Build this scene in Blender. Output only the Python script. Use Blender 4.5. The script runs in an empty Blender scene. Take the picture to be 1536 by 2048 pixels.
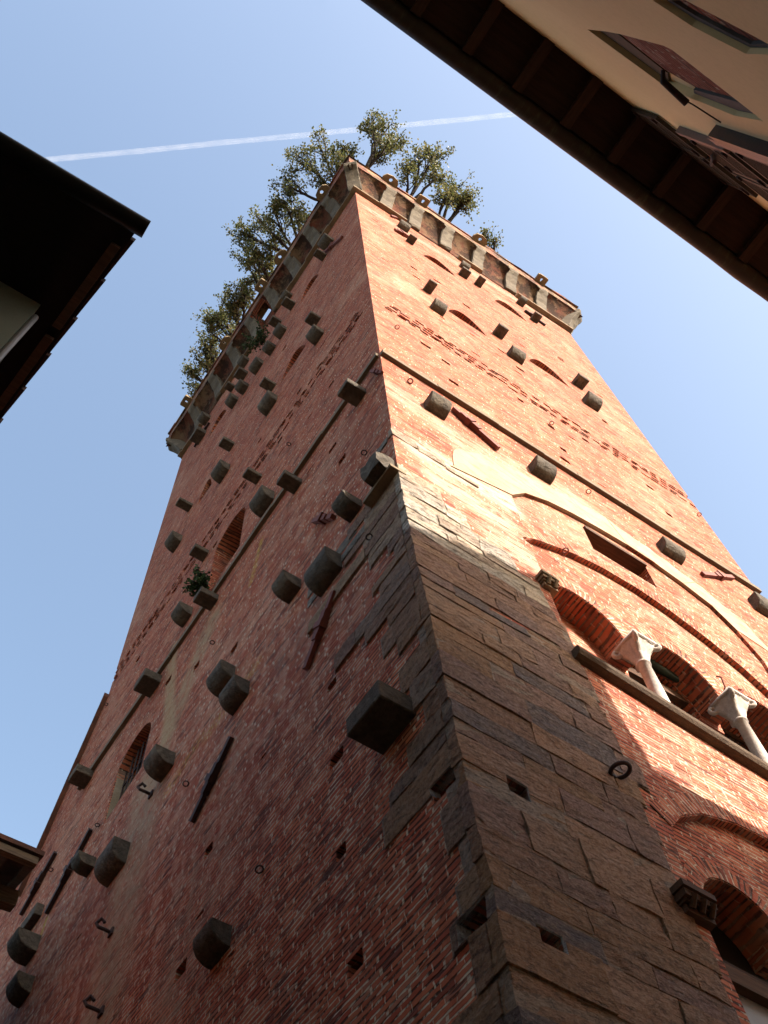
import bpy, bmesh, math, random
import numpy as np
from mathutils import Vector, Matrix
rng = random.Random(7)
C = bpy.context.scene.collection
SC = bpy.context.scene

# ------------------------------------------------------------------ camera (street level, looking steeply up)
CX, CY, CZ = -3.757937, -4.132607, 1.6
YAW, PITCH, ROLL, FPX = 0.876562, 1.107952, -0.113817, 2079.134634
def _basis():
    cy, sy, cp, sp = math.cos(YAW), math.sin(YAW), math.cos(PITCH), math.sin(PITCH)
    f = Vector((cp*cy, cp*sy, sp)); r = Vector((sy, -cy, 0)); u = r.cross(f)
    c, s = math.cos(ROLL), math.sin(ROLL)
    return c*r + s*u, -s*r + c*u, f
RV, UV_, FV = _basis()
cam_d = bpy.data.cameras.new('camera'); cam = bpy.data.objects.new('camera', cam_d); C.objects.link(cam)
cam_d.sensor_fit = 'VERTICAL'; cam_d.sensor_height = 24.0; cam_d.lens = FPX/2048*24.0
cam_d.clip_start = 0.05; cam_d.clip_end = 30000
cam.matrix_world = Matrix(((RV.x, UV_.x, -FV.x, CX), (RV.y, UV_.y, -FV.y, CY), (RV.z, UV_.z, -FV.z, CZ), (0, 0, 0, 1)))
SC.camera = cam

# ------------------------------------------------------------------ sky, sun, exposure
SUN_EL, SUN_OFF = math.radians(33.0), math.radians(18.0)      # elevation; swing from straight ahead of the sunny face towards +X
SDIR = Vector((math.sin(SUN_OFF)*math.cos(SUN_EL), -math.cos(SUN_OFF)*math.cos(SUN_EL), math.sin(SUN_EL)))
w = bpy.data.worlds.new("World"); SC.world = w; w.use_nodes = True
nt = w.node_tree; bg = nt.nodes['Background']
sky = nt.nodes.new('ShaderNodeTexSky'); sky.sky_type = 'NISHITA'; sky.sun_disc = False
sky.sun_elevation = SUN_EL; sky.sun_rotation = math.atan2(SDIR.x, SDIR.y)
sky.air_density = 1.5; sky.dust_density = 5.0; sky.ozone_density = 1.0; sky.altitude = 20
nt.links.new(sky.outputs[0], bg.inputs[0]); bg.inputs[1].default_value = 0.082
sl = bpy.data.lights.new('sun', 'SUN'); sl.energy = 3.15; sl.angle = math.radians(0.5); sl.color = (1.0, 0.89, 0.79)
so = bpy.data.objects.new('sun', sl); C.objects.link(so); so.rotation_euler = SDIR.to_track_quat('Z', 'Y').to_euler(); so.location = (0, -20, 60)
SC.view_settings.view_transform = 'Standard'; SC.view_settings.look = 'None'; SC.view_settings.exposure = 2.08; SC.view_settings.gamma = 1.0

# ------------------------------------------------------------------ measuring helpers: pixel of the photo -> point on a real wall
W, D = 9.0, 11.41
BAT = [(0, -.50), (5.75, -.305), (6.67, -.30), (7.45, -.246), (8.1, -.22), (9.3, -.183), (10.26, -.144), (11.4, -.075), (12.78, -.035), (14.1, 0), (18.9, 0), (35, .131), (45, .212)]
def lean_y(z): return float(np.interp(z, [b[0] for b in BAT], [b[1] for b in BAT]))
def lean_x(z): return float(np.interp(z, [0, 18.9, 35, 45], [0, 0, .128, .207]))
def warp(p):                       # the tower's slightly battered foot and its narrowing top
    x, y, z = p; k = (1-x/W)*(1-y/D)
    return Vector((x+lean_x(z)*k, y+lean_y(z)*k, z))
def ray(px, py): return FV + (px-768)/FPX*RV - (py-1024)/FPX*UV_
def at_z(px, py, z):
    d = ray(px, py); t = (z-CZ)/d.z; return Vector((CX+t*d.x, CY+t*d.y, z))
def at_y(px, py, y):
    d = ray(px, py); t = (y-CY)/d.y; return Vector((CX+t*d.x, y, CZ+t*d.z))
def at_x(px, py, x):
    d = ray(px, py); t = (x-CX)/d.x; return Vector((x, CY+t*d.y, CZ+t*d.z))
def on_right(px, py):
    y = 0.
    for _ in range(12):
        p = at_y(px, py, y); y = lean_y(p.z)*(1-p.x/W)
    return p.x, p.z
def on_left(px, py):
    x = 0.
    for _ in range(12):
        p = at_x(px, py, x); x = lean_x(p.z)*(1-p.y/D)
    return p.y, p.z
ON = {'R': on_right, 'L': on_left}
def project(P):
    d = P-Vector((CX, CY, CZ)); z = d.dot(FV); return 768+FPX*d.dot(RV)/z, 1024-FPX*d.dot(UV_)/z
def face3(face, u, z, d): return Vector((u, -d, z)) if face == 'R' else Vector((-d, u, z))

# ------------------------------------------------------------------ object helpers
def tag(o, label=None, cat=None, group=None, kind=None):
    if label: o['label'] = label
    if cat: o['category'] = cat
    if group: o['group'] = group
    if kind: o['kind'] = kind
    return o
def empty(name, loc=(0, 0, 0)):
    o = bpy.data.objects.new(name, None); o.location = loc; o.empty_display_size = .3; C.objects.link(o); return o
def link(name, me, parent=None, mats=()):
    for m in mats: me.materials.append(m)
    o = bpy.data.objects.new(name, me); C.objects.link(o)
    if parent: o.parent = parent; o.matrix_parent_inverse = parent.matrix_world.inverted() if False else Matrix.Translation(-parent.location)
    return o
def finish(name, bm, mat, parent=None, wf=None, smooth=False, recalc=True):
    if recalc: bmesh.ops.recalc_face_normals(bm, faces=bm.faces[:])
    if wf:
        for v in bm.verts: v.co = wf(v.co)
    if smooth:
        for f in bm.faces: f.smooth = True
    me = bpy.data.meshes.new(name); bm.to_mesh(me); bm.free()
    return link(name, me, parent, mat if isinstance(mat, (list, tuple)) else [mat])
def prism(bm, pts0, pts1):
    """closed solid between two equal loops of 3D points"""
    a = [bm.verts.new(p) for p in pts0]; b = [bm.verts.new(p) for p in pts1]; n = len(a)
    fs = [bm.faces.new(a), bm.faces.new(b[::-1])]
    for i in range(n):
        j = (i+1) % n; fs.append(bm.faces.new((a[i], b[i], b[j], a[j])))
    return fs
def fprism(bm, face, pts, d0, d1): return prism(bm, [face3(face, u, z, d0) for u, z in pts], [face3(face, u, z, d1) for u, z in pts])
def box(bm, lo, hi):
    x0, y0, z0 = lo; x1, y1, z1 = hi
    return prism(bm, [Vector(p) for p in ((x0, y0, z0), (x1, y0, z0), (x1, y1, z0), (x0, y1, z0))], [Vector(p) for p in ((x0, y0, z1), (x1, y0, z1), (x1, y1, z1), (x0, y1, z1))])
def tube(bm, pts, rad, n=8, cap=True):
    pts = [Vector(p) for p in pts]
    rads = rad if isinstance(rad, (list, tuple)) else [rad]*len(pts)
    rings = []
    up = None
    for i, p in enumerate(pts):
        t = (pts[min(i+1, len(pts)-1)]-pts[max(i-1, 0)]).normalized()
        if up is None: up = t.orthogonal().normalized()
        up = (up-t*up.dot(t))
        up = up.normalized() if up.length > 1e-6 else t.orthogonal().normalized()
        s = t.cross(up)
        rings.append([bm.verts.new(p+rads[i]*(math.cos(2*math.pi*k/n)*up+math.sin(2*math.pi*k/n)*s)) for k in range(n)])
    for a, b in zip(rings, rings[1:]):
        for k in range(n): bm.faces.new((a[k], a[(k+1) % n], b[(k+1) % n], b[k]))
    if cap: bm.faces.new(rings[0][::-1]); bm.faces.new(rings[-1])
def torus(bm, c, ax1, ax2, R, r, n=20, m=8):
    ax3 = ax1.cross(ax2).normalized(); g = []
    for i in range(n):
        a = 2*math.pi*i/n; d = math.cos(a)*ax1+math.sin(a)*ax2
        g.append([bm.verts.new(c+R*d+r*(math.cos(2*math.pi*j/m)*d+math.sin(2*math.pi*j/m)*ax3)) for j in range(m)])
    for i in range(n):
        for j in range(m): bm.faces.new((g[i][j], g[(i+1) % n][j], g[(i+1) % n][(j+1) % m], g[i][(j+1) % m]))
def bevel(bm, off, seg=1, ang=.5):
    es = [e for e in bm.edges if len(e.link_faces) == 2 and e.calc_face_angle(0) > ang]
    bmesh.ops.bevel(bm, geom=es, offset=off, segments=seg, affect='EDGES', profile=.6, clamp_overlap=True)

# ------------------------------------------------------------------ materials
class NT:
    def __init__(s, name, k=.5):
        s.k = k
        s.m = bpy.data.materials.new(name); s.m.use_nodes = True; s.t = s.m.node_tree; s.t.nodes.clear()
        s.out = s.n('ShaderNodeOutputMaterial'); s.b = s.n('ShaderNodeBsdfPrincipled'); s.t.links.new(s.b.outputs[0], s.out.inputs[0])
        s.b.inputs['Roughness'].default_value = .9; s.b.inputs['Specular IOR Level'].default_value = .25
        tc = s.n('ShaderNodeTexCoord'); s.P = tc.outputs['Object']
    def n(s, t): return s.t.nodes.new(t)
    def put(s, sock, v):
        if isinstance(v, bpy.types.NodeSocket): s.t.links.new(v, sock)
        elif isinstance(v, (tuple, list)) and len(v) == 3 and sock.type == 'RGBA': sock.default_value = (*v, 1)
        else: sock.default_value = v
    def M(s, op, a, b=0., c=0., clamp=False):
        q = s.n('ShaderNodeMath'); q.operation = op; q.use_clamp = clamp
        for i, v in enumerate((a, b, c)): s.put(q.inputs[i], v)
        return q.outputs[0]
    def mix(s, f, a, b, blend='MIX'):
        q = s.n('ShaderNodeMix'); q.data_type = 'RGBA'; q.blend_type = blend
        s.put(q.inputs[0], f); s.put(q.inputs[6], a); s.put(q.inputs[7], b); return q.outputs[2]
    def noise(s, scale, detail=4., rough=.55, vec=None, color=False):
        q = s.n('ShaderNodeTexNoise'); q.inputs['Scale'].default_value = scale; q.inputs['Detail'].default_value = detail; q.inputs['Roughness'].default_value = rough
        s.put(q.inputs['Vector'], vec if vec is not None else s.P); return q.outputs[1 if color else 0]
    def ramp(s, v, lo, hi, a=0., b=1.):
        q = s.n('ShaderNodeMapRange'); q.interpolation_type = 'SMOOTHSTEP'; s.put(q.inputs[0], v)
        for i, x in enumerate((lo, hi, a, b)): s.put(q.inputs[1+i], x)
        return q.outputs[0]
    def sep(s, v):
        q = s.n('ShaderNodeSeparateXYZ'); s.put(q.inputs[0], v); return q.outputs
    def comb(s, x, y, z=0.):
        q = s.n('ShaderNodeCombineXYZ')
        for i, v in enumerate((x, y, z)): s.put(q.inputs[i], v)
        return q.outputs[0]
    def white(s, v):
        q = s.n('ShaderNodeTexWhiteNoise'); q.noise_dimensions = '3D'; s.put(q.inputs['Vector'], v); return q.outputs[0]
    def scale(s, sx, sy, sz):
        q = s.n('ShaderNodeMapping'); s.put(q.inputs[0], s.P); q.inputs['Scale'].default_value = (sx, sy, sz); return q.outputs[0]
    def bump(s, h, strength=.5, dist=.02):
        q = s.n('ShaderNodeBump'); q.inputs['Strength'].default_value = strength; q.inputs['Distance'].default_value = dist
        s.put(q.inputs['Height'], h); s.put(s.b.inputs['Normal'], q.outputs[0])
    def col(s, c):
        s.put(s.b.inputs['Base Color'], s.mix(1., c, (s.k, s.k, s.k), 'MULTIPLY')); return s
    def segdist(s, u, v, p, q):            # distance from (u,v) to a segment
        dx, dy = q[0]-p[0], q[1]-p[1]; L2 = dx*dx+dy*dy
        a = s.M('SUBTRACT', u, p[0]); b = s.M('SUBTRACT', v, p[1])
        t = s.M('DIVIDE', s.M('ADD', s.M('MULTIPLY', a, dx), s.M('MULTIPLY', b, dy)), L2, clamp=True)
        ex = s.M('SUBTRACT', a, s.M('MULTIPLY', t, dx)); ey = s.M('SUBTRACT', b, s.M('MULTIPLY', t, dy))
        return s.M('SQRT', s.M('ADD', s.M('MULTIPLY', ex, ex), s.M('MULTIPLY', ey, ey)))

def brick_material(name, stains=True, dark=1.0, uv=False):
    s = NT(name, .80)
    x, y, z = s.sep(s.P)
    g = s.n('ShaderNodeNewGeometry'); nx, ny, nz = s.sep(g.outputs['True Normal'])
    onL = s.M('GREATER_THAN', s.M('ABSOLUTE', nx), s.M('ABSOLUTE', ny))
    soff = s.M('GREATER_THAN', s.M('ABSOLUTE', nz), .35)
    if uv:
        tc = s.n('ShaderNodeUVMap'); u, v0, _ = s.sep(tc.outputs[0])
    else:
        u = s.M('ADD', s.M('MULTIPLY', x, s.M('SUBTRACT', 1., onL)), s.M('MULTIPLY', y, onL)); v0 = s.M('ADD', s.M('MULTIPLY', z, s.M('SUBTRACT', 1., soff)), s.M('MULTIPLY', soff, s.M('ADD', s.M('MULTIPLY', x, onL), s.M('MULTIPLY', y, s.M('SUBTRACT', 1., onL)))))
    wob = s.noise(1.1, 3.); wob2 = s.noise(9., 3.); fine = s.noise(38., 4., .65)
    v = s.M('ADD', v0, s.M('ADD', s.M('MULTIPLY', s.M('SUBTRACT', wob, .5), .07), s.M('MULTIPLY', s.M('SUBTRACT', wob2, .5), .028)))
    H, L = .066, .265
    rv = s.M('DIVIDE', v, H); row = s.M('FLOOR', rv); fv = s.M('FRACT', rv)
    off = s.white(s.comb(row, 3.7, onL))
    uu = s.M('ADD', s.M('DIVIDE', s.M('ADD', u, s.M('MULTIPLY', s.M('SUBTRACT', wob2, .5), .05)), L), s.M('ADD', s.M('MULTIPLY', off, .5), s.M('MULTIPLY', row, .5)))
    cell = s.M('FLOOR', uu); fu = s.M('FRACT', uu)
    r1 = s.white(s.comb(cell, row, onL)); r2 = s.white(s.comb(cell, row, s.M('ADD', onL, 5.)))
    # mortar
    hw = s.M('ADD', .012, s.M('MULTIPLY', s.M('MULTIPLY', r2, r2), s.ramp(z, 10., 22., .11, .06))); hp = s.ramp(z, 10., 25., .24, s.M('SUBTRACT', .74, s.M('MULTIPLY', onL, .16)))
    hj = s.M('MULTIPLY', s.M('SUBTRACT', 1., s.ramp(fu, hw, s.M('ADD', hw, .03))), s.ramp(s.M('ADD', s.M('MULTIPLY', r1, .7), s.M('MULTIPLY', s.noise(7., 5., .7), .6)), hp, s.M('ADD', hp, .16)))
    hj = s.M('MULTIPLY', s.M('MULTIPLY', hj, s.ramp(fv, .98, .80, 0., 1.)), s.M('SUBTRACT', 1., s.M('MULTIPLY', soff, .7)))
    bw = s.M('ADD', .07, s.M('MULTIPLY', s.M('MULTIPLY', wob2, wob2), .75))
    bj = s.M('SUBTRACT', 1., s.ramp(fv, bw, s.M('ADD', bw, .10)))
    smear = s.ramp(s.noise(2.3, 6., .7), .60, .74)
    pale = (.72, .60, .45); mdark = (.085, .038, .024)
    low = s.M('MULTIPLY', s.ramp(z, 8., 21., 1., .3), s.M('SUBTRACT', 1., s.M('MULTIPLY', soff, .75)))                      # the lower walls keep more of their pale pointing
    bedpale = s.M('MULTIPLY', s.ramp(s.noise(3.4, 5., .65), .47, .57), low)
    bedcol = s.mix(bedpale, mdark, pale)
    # bricks
    c = s.mix(r1, (.50, .090, .042), (.70, .232, .108))
    c = s.mix(s.M('MULTIPLY', s.ramp(r2, .82, .95), .6), c, (.50, .28, .19))
    c = s.mix(s.M('MULTIPLY', s.ramp(r1, .09, .03), .7), c, (.14, .055, .04))
    c = s.mix(s.ramp(s.noise(.45, 5., .6), .42, .72, 0., .55), c, (.46, .10, .046))
    c = s.mix(s.ramp(s.noise(5., 5., .7), .5, .8, 0., .5), c, (.46, .17, .10))
    c = s.mix(s.M('MULTIPLY', fine, .28), c, (.22, .075, .05))
    c = s.mix(bj, c, bedcol); c = s.mix(hj, c, pale)
    c = s.mix(s.M('MULTIPLY', smear, s.M('MULTIPLY', low, .5)), c, (.46, .34, .25))
    run = s.noise(1., 5., .65, s.comb(s.M('MULTIPLY', u, 3.2), s.M('MULTIPLY', v0, .22), onL))
    c = s.mix(s.ramp(run, .50, .72, 0., .55), c, (.30, .08, .042))
    c = s.mix(s.ramp(s.noise(.33, 6., .68), .52, .66, 0., .34), c, (.66, .40, .27))
    c = s.mix(s.ramp(s.noise(.21, 6., .7), .54, .68, 0., .42), c, (.27, .075, .045))
    dash = s.ramp(s.noise(1., 3., .6, s.comb(s.M('MULTIPLY', u, 1.5), s.M('MULTIPLY', v, 17.), onL)), .555, .64)
    dash = s.M('MULTIPLY', dash, s.ramp(s.noise(1.4, 3.), .36, .55, .4, .95))
    dash2 = s.M('MULTIPLY', s.ramp(s.noise(1., 3., .6, s.comb(s.M('MULTIPLY', u, 1.1), s.M('MULTIPLY', v, 7.5), s.M('ADD', onL, 4.))), .58, .66), s.ramp(z, 13., 20., .25, .75))
    dash = s.M('MAXIMUM', dash, dash2)
    c = s.mix(dash, c, (.12, .045, .03))
    if stains:
        rag = s.noise(4., 6., .75); rag2 = s.noise(14., 5., .75)
        def streak(px0, px1, r, strength, colr, nlo=.42, nhi=.62, nz_=None):
            nonlocal c
            d = s.segdist(u, v0, on_left(*px0), on_left(*px1))
            k = s.M('MULTIPLY', s.M('SUBTRACT', 1., s.ramp(d, r*.25, r)), s.M('MULTIPLY', s.ramp(nz_ or rag, nlo, nhi), onL))
            c = s.mix(s.M('MULTIPLY', k, strength), c, colr)
        ragh = s.noise(1., 6., .72, s.comb(s.M('MULTIPLY', u, 1.6), s.M('MULTIPLY', v0, 7.), 0.))
        def wash(px0, px1, r, strength, colr):
            nonlocal c
            d = s.segdist(u, v0, on_right(*px0), on_right(*px1))
            k = s.M('MULTIPLY', s.M('MULTIPLY', s.M('SUBTRACT', 1., s.ramp(d, r*.3, r)), s.ramp(ragh, .38, .50)), s.M('SUBTRACT', 1., onL))
            c = s.mix(s.M('MULTIPLY', k, strength), c, colr)
        wash((880, 960), (1000, 1040), .5, .8, (.58, .46, .33)); wash((1000, 1080), (1090, 1140), .5, .7, (.55, .43, .31))
        wash((800, 790), (880, 850), .6, .4, (.62, .46, .34)); wash((840, 900), (1010, 1000), .55, .75, (.66, .53, .40)); wash((940, 900), (1150, 1000), .7, .45, (.62, .44, .32)); wash((1050, 1010), (1250, 1100), .6, .22, (.56, .42, .31))
        wash((1300, 1200), (1500, 1330), .6, .2, (.56, .42, .31)); wash((1100, 640), (740, 420), .5, .35, (.58, .42, .33))
        streak((420, 1250), (300, 1560), .6, .8, (.44, .31, .18), .3, .6)
        streak((300, 1560), (200, 2040), 1.0, .8, (.42, .30, .19), .3, .6)
        streak((345, 1300), (335, 1470), .3, .8, (.46, .33, .18), .25, .55); streak((450, 1520), (360, 1990), 1.0, .6, (.44, .30, .20), .42, .64)
        streak((523, 1080), (502, 1165), .13, .75, (.56, .38, .04), .42, .60, rag2)
        streak((512, 1330), (415, 1470), .2, .7, (.54, .37, .05), .46, .62, rag2)
        streak((400, 1480), (335, 1580), .22, .6, (.52, .36, .05), .46, .62, rag2)
        streak((93, 1838), (75, 1890), .10, .9, (.42, .29, .03), .40, .52, rag2)
        streak((680, 1130), (560, 1330), .5, .5, (.20, .15, .12), .4, .65)
    if dark != 1.0: c = s.mix(1-dark, c, (.05, .03, .025))
    s.col(c)
    h = s.M('SUBTRACT', s.M('ADD', 1., s.M('MULTIPLY', fine, .5)), s.M('ADD', s.M('ADD', bj, dash), s.M('MULTIPLY', hj, .35)))
    s.bump(s.M('ADD', h, s.M('MULTIPLY', wob2, .8)), .75, .02)
    return s.m

def stone_material(name, ca, cb, sc=7., fine=45., bstr=.7, speck=None, k=.5, rough=0):
    s = NT(name, k)
    c = s.mix(s.ramp(s.noise(sc, 6., .7), .3, .7), ca, cb)
    c = s.mix(s.ramp(s.noise(fine, 4., .7), .35, .75, 0., .6), c, tuple(k*.55 for k in ca))
    if speck: c = s.mix(s.ramp(s.noise(2.2, 5., .7), .52, .66, 0., .8), c, speck)
    s.col(c); s.bump(s.M('ADD', s.noise(fine*.6, 5., .75), s.M('MULTIPLY', s.noise(sc, 4.), .35+rough*.5)), bstr, .022+.03*rough)
    return s.m

def tint_material(name):                   # each squared stone takes its own tint
    s = NT(name, .82)
    a = s.n('ShaderNodeAttribute'); a.attribute_name = 'tint'; t = a.outputs['Color']
    st = s.scale(2.2, 2.2, 7.); big = s.noise(1.6, 7., .72, st); gr = s.noise(24., 5., .85); pit = s.noise(1., 5., .72, s.scale(9., 9., 24.)); blot = s.noise(1.1, 5., .65)
    c = s.mix(s.ramp(big, .38, .62, 0., .75), t, s.mix(.6, t, (.30, .17, .075)))
    c = s.mix(s.ramp(blot, .48, .66, 0., .6), c, s.mix(.35, t, (.20, .185, .18)))
    c = s.mix(s.ramp(big, .58, .70, 0., .5), c, s.mix(.6, t, (.05, .033, .024)))
    c = s.mix(s.ramp(gr, .50, .62, 0., .7), c, s.mix(.7, t, (.05, .033, .026)))
    c = s.mix(s.ramp(pit, .60, .70, 0., .8), c, s.mix(.8, t, (.045, .03, .022)))
    c = s.mix(s.ramp(gr, .50, .36, 0., .45), c, s.mix(.5, t, (.78, .66, .52)))
    bed = s.noise(1., 4., .7, s.scale(1.3, 1.3, 34.))
    c = s.mix(s.ramp(bed, .58, .66, 0., .45), c, s.mix(.6, t, (.05, .033, .026)))
    s.col(c); s.bump(s.M('SUBTRACT', s.M('ADD', s.M('MULTIPLY', gr, .8), s.M('MULTIPLY', big, 2.2)), s.M('MULTIPLY', s.ramp(pit, .52, .70), 1.6)), 1., .035)
    return s.m

def plain(name, ca, cb=None, sc=5., rough=.7, metal=0., bump_=.3, spec=.3):
    s = NT(name); cb = cb or tuple(k*.7 for k in ca)
    s.col(s.mix(s.ramp(s.noise(sc, 6., .65), .3, .7), ca, cb)); s.b.inputs['Roughness'].default_value = rough; s.b.inputs['Metallic'].default_value = metal
    s.b.inputs['Specular IOR Level'].default_value = spec
    if bump_: s.bump(s.noise(sc*6, 4., .7), bump_, .01)
    return s.m

def wood(name, ca, cb, axis=0):
    s = NT(name); k = [14., 14., 14.]; k[axis] = 1.2
    c = s.mix(s.ramp(s.noise(2., 6., .7, s.scale(*k)), .3, .7), ca, cb); s.col(c); s.bump(s.noise(2., 5., .7, s.scale(*[q*2 for q in k])), .5, .01)
    return s.m

MB = {
 'brick': brick_material('old_brick'), 'brick_plain': brick_material('wing_brick', False),
 'arch_brick': brick_material('arch_brick', False, 1.0, True),
 'stone': stone_material('grey_stone', (.25, .205, .155), (.11, .092, .07), 9., 22., 1., (.31, .26, .19), rough=1),
 'stone_old': stone_material('corbel_stone', (.27, .215, .15), (.18, .145, .105), 5., 40., .6, (.34, .29, .21)),
 'cream': stone_material('cream_stone', (.50, .41, .29), (.44, .34, .22), 1.3, 30., .45, (.55, .46, .34), .56),
 'ledge': stone_material('ledge_stone', (.52, .39, .25), (.36, .255, .155), 3., 40., .6),
 'string': stone_material('string_stone', (.36, .28, .19), (.26, .19, .12), 3., 40., .6),
 'quoin': tint_material('squared_stone'),
 'marble': stone_material('white_marble', (.62, .56, .50), (.50, .44, .38), 4., 30., .35, (.68, .62, .56), .78),
 'iron': plain('rusty_iron', (.36, .10, .065), (.24, .07, .05), 12., .75, 0., .4),
 'iron_dark': plain('dark_iron', (.11, .055, .045), (.06, .035, .03), 12., .75, 0., .4),
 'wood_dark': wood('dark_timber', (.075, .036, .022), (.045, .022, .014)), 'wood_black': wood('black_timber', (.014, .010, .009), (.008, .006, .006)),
 'wood_grey': wood('weathered_timber', (.34, .25, .17), (.15, .10, .07)),
 'wood_brown': wood('brown_timber', (.19, .10, .058), (.11, .06, .036)),
 'green': plain('green_paint', (.05, .085, .05), (.035, .055, .035), 6., .5),
 'gutter': plain('weathered_gutter', (.085, .065, .045), (.055, .07, .045), 3., .55, .2, .3),
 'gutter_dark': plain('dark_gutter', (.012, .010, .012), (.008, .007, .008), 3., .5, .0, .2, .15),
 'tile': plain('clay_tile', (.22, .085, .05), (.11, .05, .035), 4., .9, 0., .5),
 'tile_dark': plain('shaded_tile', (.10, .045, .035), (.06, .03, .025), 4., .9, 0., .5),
 'olive': plain('olive_paint', (.10, .075, .025), (.08, .06, .02), 4., .8),
 'cement': plain('grey_cement', (.22, .21, .20), (.15, .145, .14), 5., .9, 0., .5),
 'pink': plain('pink_metal', (.36, .24, .22), (.30, .20, .18), 8., .5),
 'shutter': plain('brown_shutter', (.085, .062, .045), (.06, .045, .033), 8., .6),
 'blueblack': plain('dark_blue_paint', (.02, .022, .032), (.015, .016, .022), 8., .4),
 'pale_grey': plain('pale_grey_surface', (.42, .42, .42), (.34, .34, .36), 3., .5),
 'inner_shade': plain('dark_inside', (.03, .022, .018), (.02, .015, .012), 3., .95),  # near-black colour stands in for the shade inside openings
}
def plaster(name, ca, cb, cc):
    s = NT(name, .95 if 'ochre' in name else .45)
    c = s.mix(s.ramp(s.noise(.8, 6., .65), .3, .7), ca, cb); c = s.mix(s.ramp(s.noise(1.2, 6., .7, s.scale(1., 1., .35)), .55, .75, 0., .5), c, cc)
    c = s.mix(s.ramp(s.noise(30., 4., .7), .4, .8, 0., .25), c, tuple(k*.7 for k in cb))
    s.col(c); s.bump(s.noise(24., 5., .7), .25, .01); return s.m
MB['facade'] = plaster('ochre_plaster', (.78, .62, .34), (.73, .57, .30), (.62, .48, .28))
MB['greenish'] = plaster('grey_green_plaster', (.33, .35, .27), (.27, .29, .22), (.20, .20, .16))
def cove_material():
    s = NT('stained_cove')
    st = s.noise(1.3, 6., .7); c = s.mix(s.ramp(st, .40, .60), (.52, .32, .17), (.44, .14, .08))
    c = s.mix(s.ramp(s.noise(1.6, 6., .75), .44, .56, 0., .9), c, (.085, .048, .028))
    c = s.mix(s.ramp(s.noise(1.9, 5., .7), .62, .72, 0., .8), c, (.62, .47, .36))
    c = s.mix(s.ramp(s.noise(14., 5., .7, s.scale(4, 4, .7)), .45, .7, 0., .5), c, (.20, .07, .045))
    s.col(c); s.bump(s.noise(16., 5., .7), .8, .03); return s.m
MB['cove'] = cove_material()
def glass():
    s = NT('window_glass'); s.col((.02, .022, .025)); s.b.inputs['Roughness'].default_value = .06; s.b.inputs['Specular IOR Level'].default_value = .6; return s.m
MB['glass'] = glass()
def leaf():
    s = NT('oak_leaf'); a = s.n('ShaderNodeAttribute'); a.attribute_name = 'tint'
    s.k = .95; s.col(a.outputs['Color']); s.b.inputs['Roughness'].default_value = .5
    tr = s.n('ShaderNodeBsdfTranslucent'); s.put(tr.inputs[0], s.mix(.25, a.outputs['Color'], (.16, .16, .03)))
    mx = s.n('ShaderNodeMixShader'); mx.inputs[0].default_value = .35; s.t.links.new(s.b.outputs[0], mx.inputs[1]); s.t.links.new(tr.outputs[0], mx.inputs[2]); s.t.links.new(mx.outputs[0], s.out.inputs[0])
    return s.m
MB['leaf'] = leaf()
MB['bark'] = plain('oak_bark', (.075, .055, .045), (.045, .034, .028), 14., .9, 0., .6)

s = NT('worn_arch_stone', .60)
c = s.mix(s.ramp(s.noise(1.6, 6., .7), .3, .7), (.60, .48, .33), (.48, .36, .23)); c = s.mix(s.ramp(s.noise(3., 6., .75, s.scale(.8, 1., 2.5)), .50, .62, 0., .8), c, (.52, .27, .16))
c = s.mix(s.ramp(s.noise(9., 5., .7), .6, .7, 0., .5), c, (.30, .22, .14)); s.col(c); s.bump(s.noise(18., 5., .7), .5, .02); MB['arch_stone'] = s.m

# ------------------------------------------------------------------ ground
bm = bmesh.new(); S = 6000
bm.faces.new([bm.verts.new(p) for p in ((-S, -S, 0), (S, -S, 0), (S, S, 0), (-S, S, 0))])
s = NT('paving'); gx = s.n('ShaderNodeTexBrick'); gx.inputs['Scale'].default_value = 1.2; s.put(gx.inputs[0], s.P)
for i, cc in ((1, (.12, .11, .095)), (2, (.09, .083, .072)), (3, (.06, .055, .05))): s.put(gx.inputs[i], cc)
s.col(gx.outputs[0])
tag(finish('ground', bm, s.m), 'grey stone paved street at the foot of the tower', 'ground', kind='structure')

# ================================================================== THE TOWER
tower = tag(empty('brick_tower'), 'tall red brick medieval tower with stone brackets, squared stone corner and trees on its top', 'tower')
ZS = 18.9; ZT = 36.85

def arc(cx, cz, r, a0, a1, n, rz=None):
    rz = rz or r
    return [(cx+r*math.cos(math.radians(a0+(a1-a0)*i/n)), cz+rz*math.sin(math.radians(a0+(a1-a0)*i/n))) for i in range(n+1)]

# --- openings and recesses, all in wall coordinates (along the wall, height)
ARCH1 = [(2.22, 15.2), (2.22, 15.7), (2.52, 16.14), (3.2, 16.52), (3.9, 16.68), (4.84, 16.76), (5.69, 16.68), (6.56, 16.36), (6.95, 15.84), (7.2, 15.2)]
ARCH2 = [(2.10, 14.22), (2.42, 14.56), (3.2, 14.92), (3.87, 15.08), (4.57, 15.10), (5.2, 14.98), (5.85, 14.75), (6.45, 14.42), (6.95, 13.95)]
LOWARCH = [(2.42, 8.1), (2.55, 8.72), (2.78, 8.99), (3.18, 9.26), (3.74, 9.46), (4.35, 9.52), (4.96, 9.46), (5.52, 9.26), (5.92, 8.99), (6.15, 8.72), (6.28, 8.1)]
SLP = lambda x: -.072*(x-2.2)
BIF = [(2.28, 11.34)] + [(2.27, 12.9)] + arc(2.96, 12.95, .69, 176, 4, 12) + arc(4.66, 12.95, .69, 176, 4, 12) + arc(6.36, 12.95, .69, 176, 4, 12) + [(7.06, 11.34+SLP(7.06))]
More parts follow.
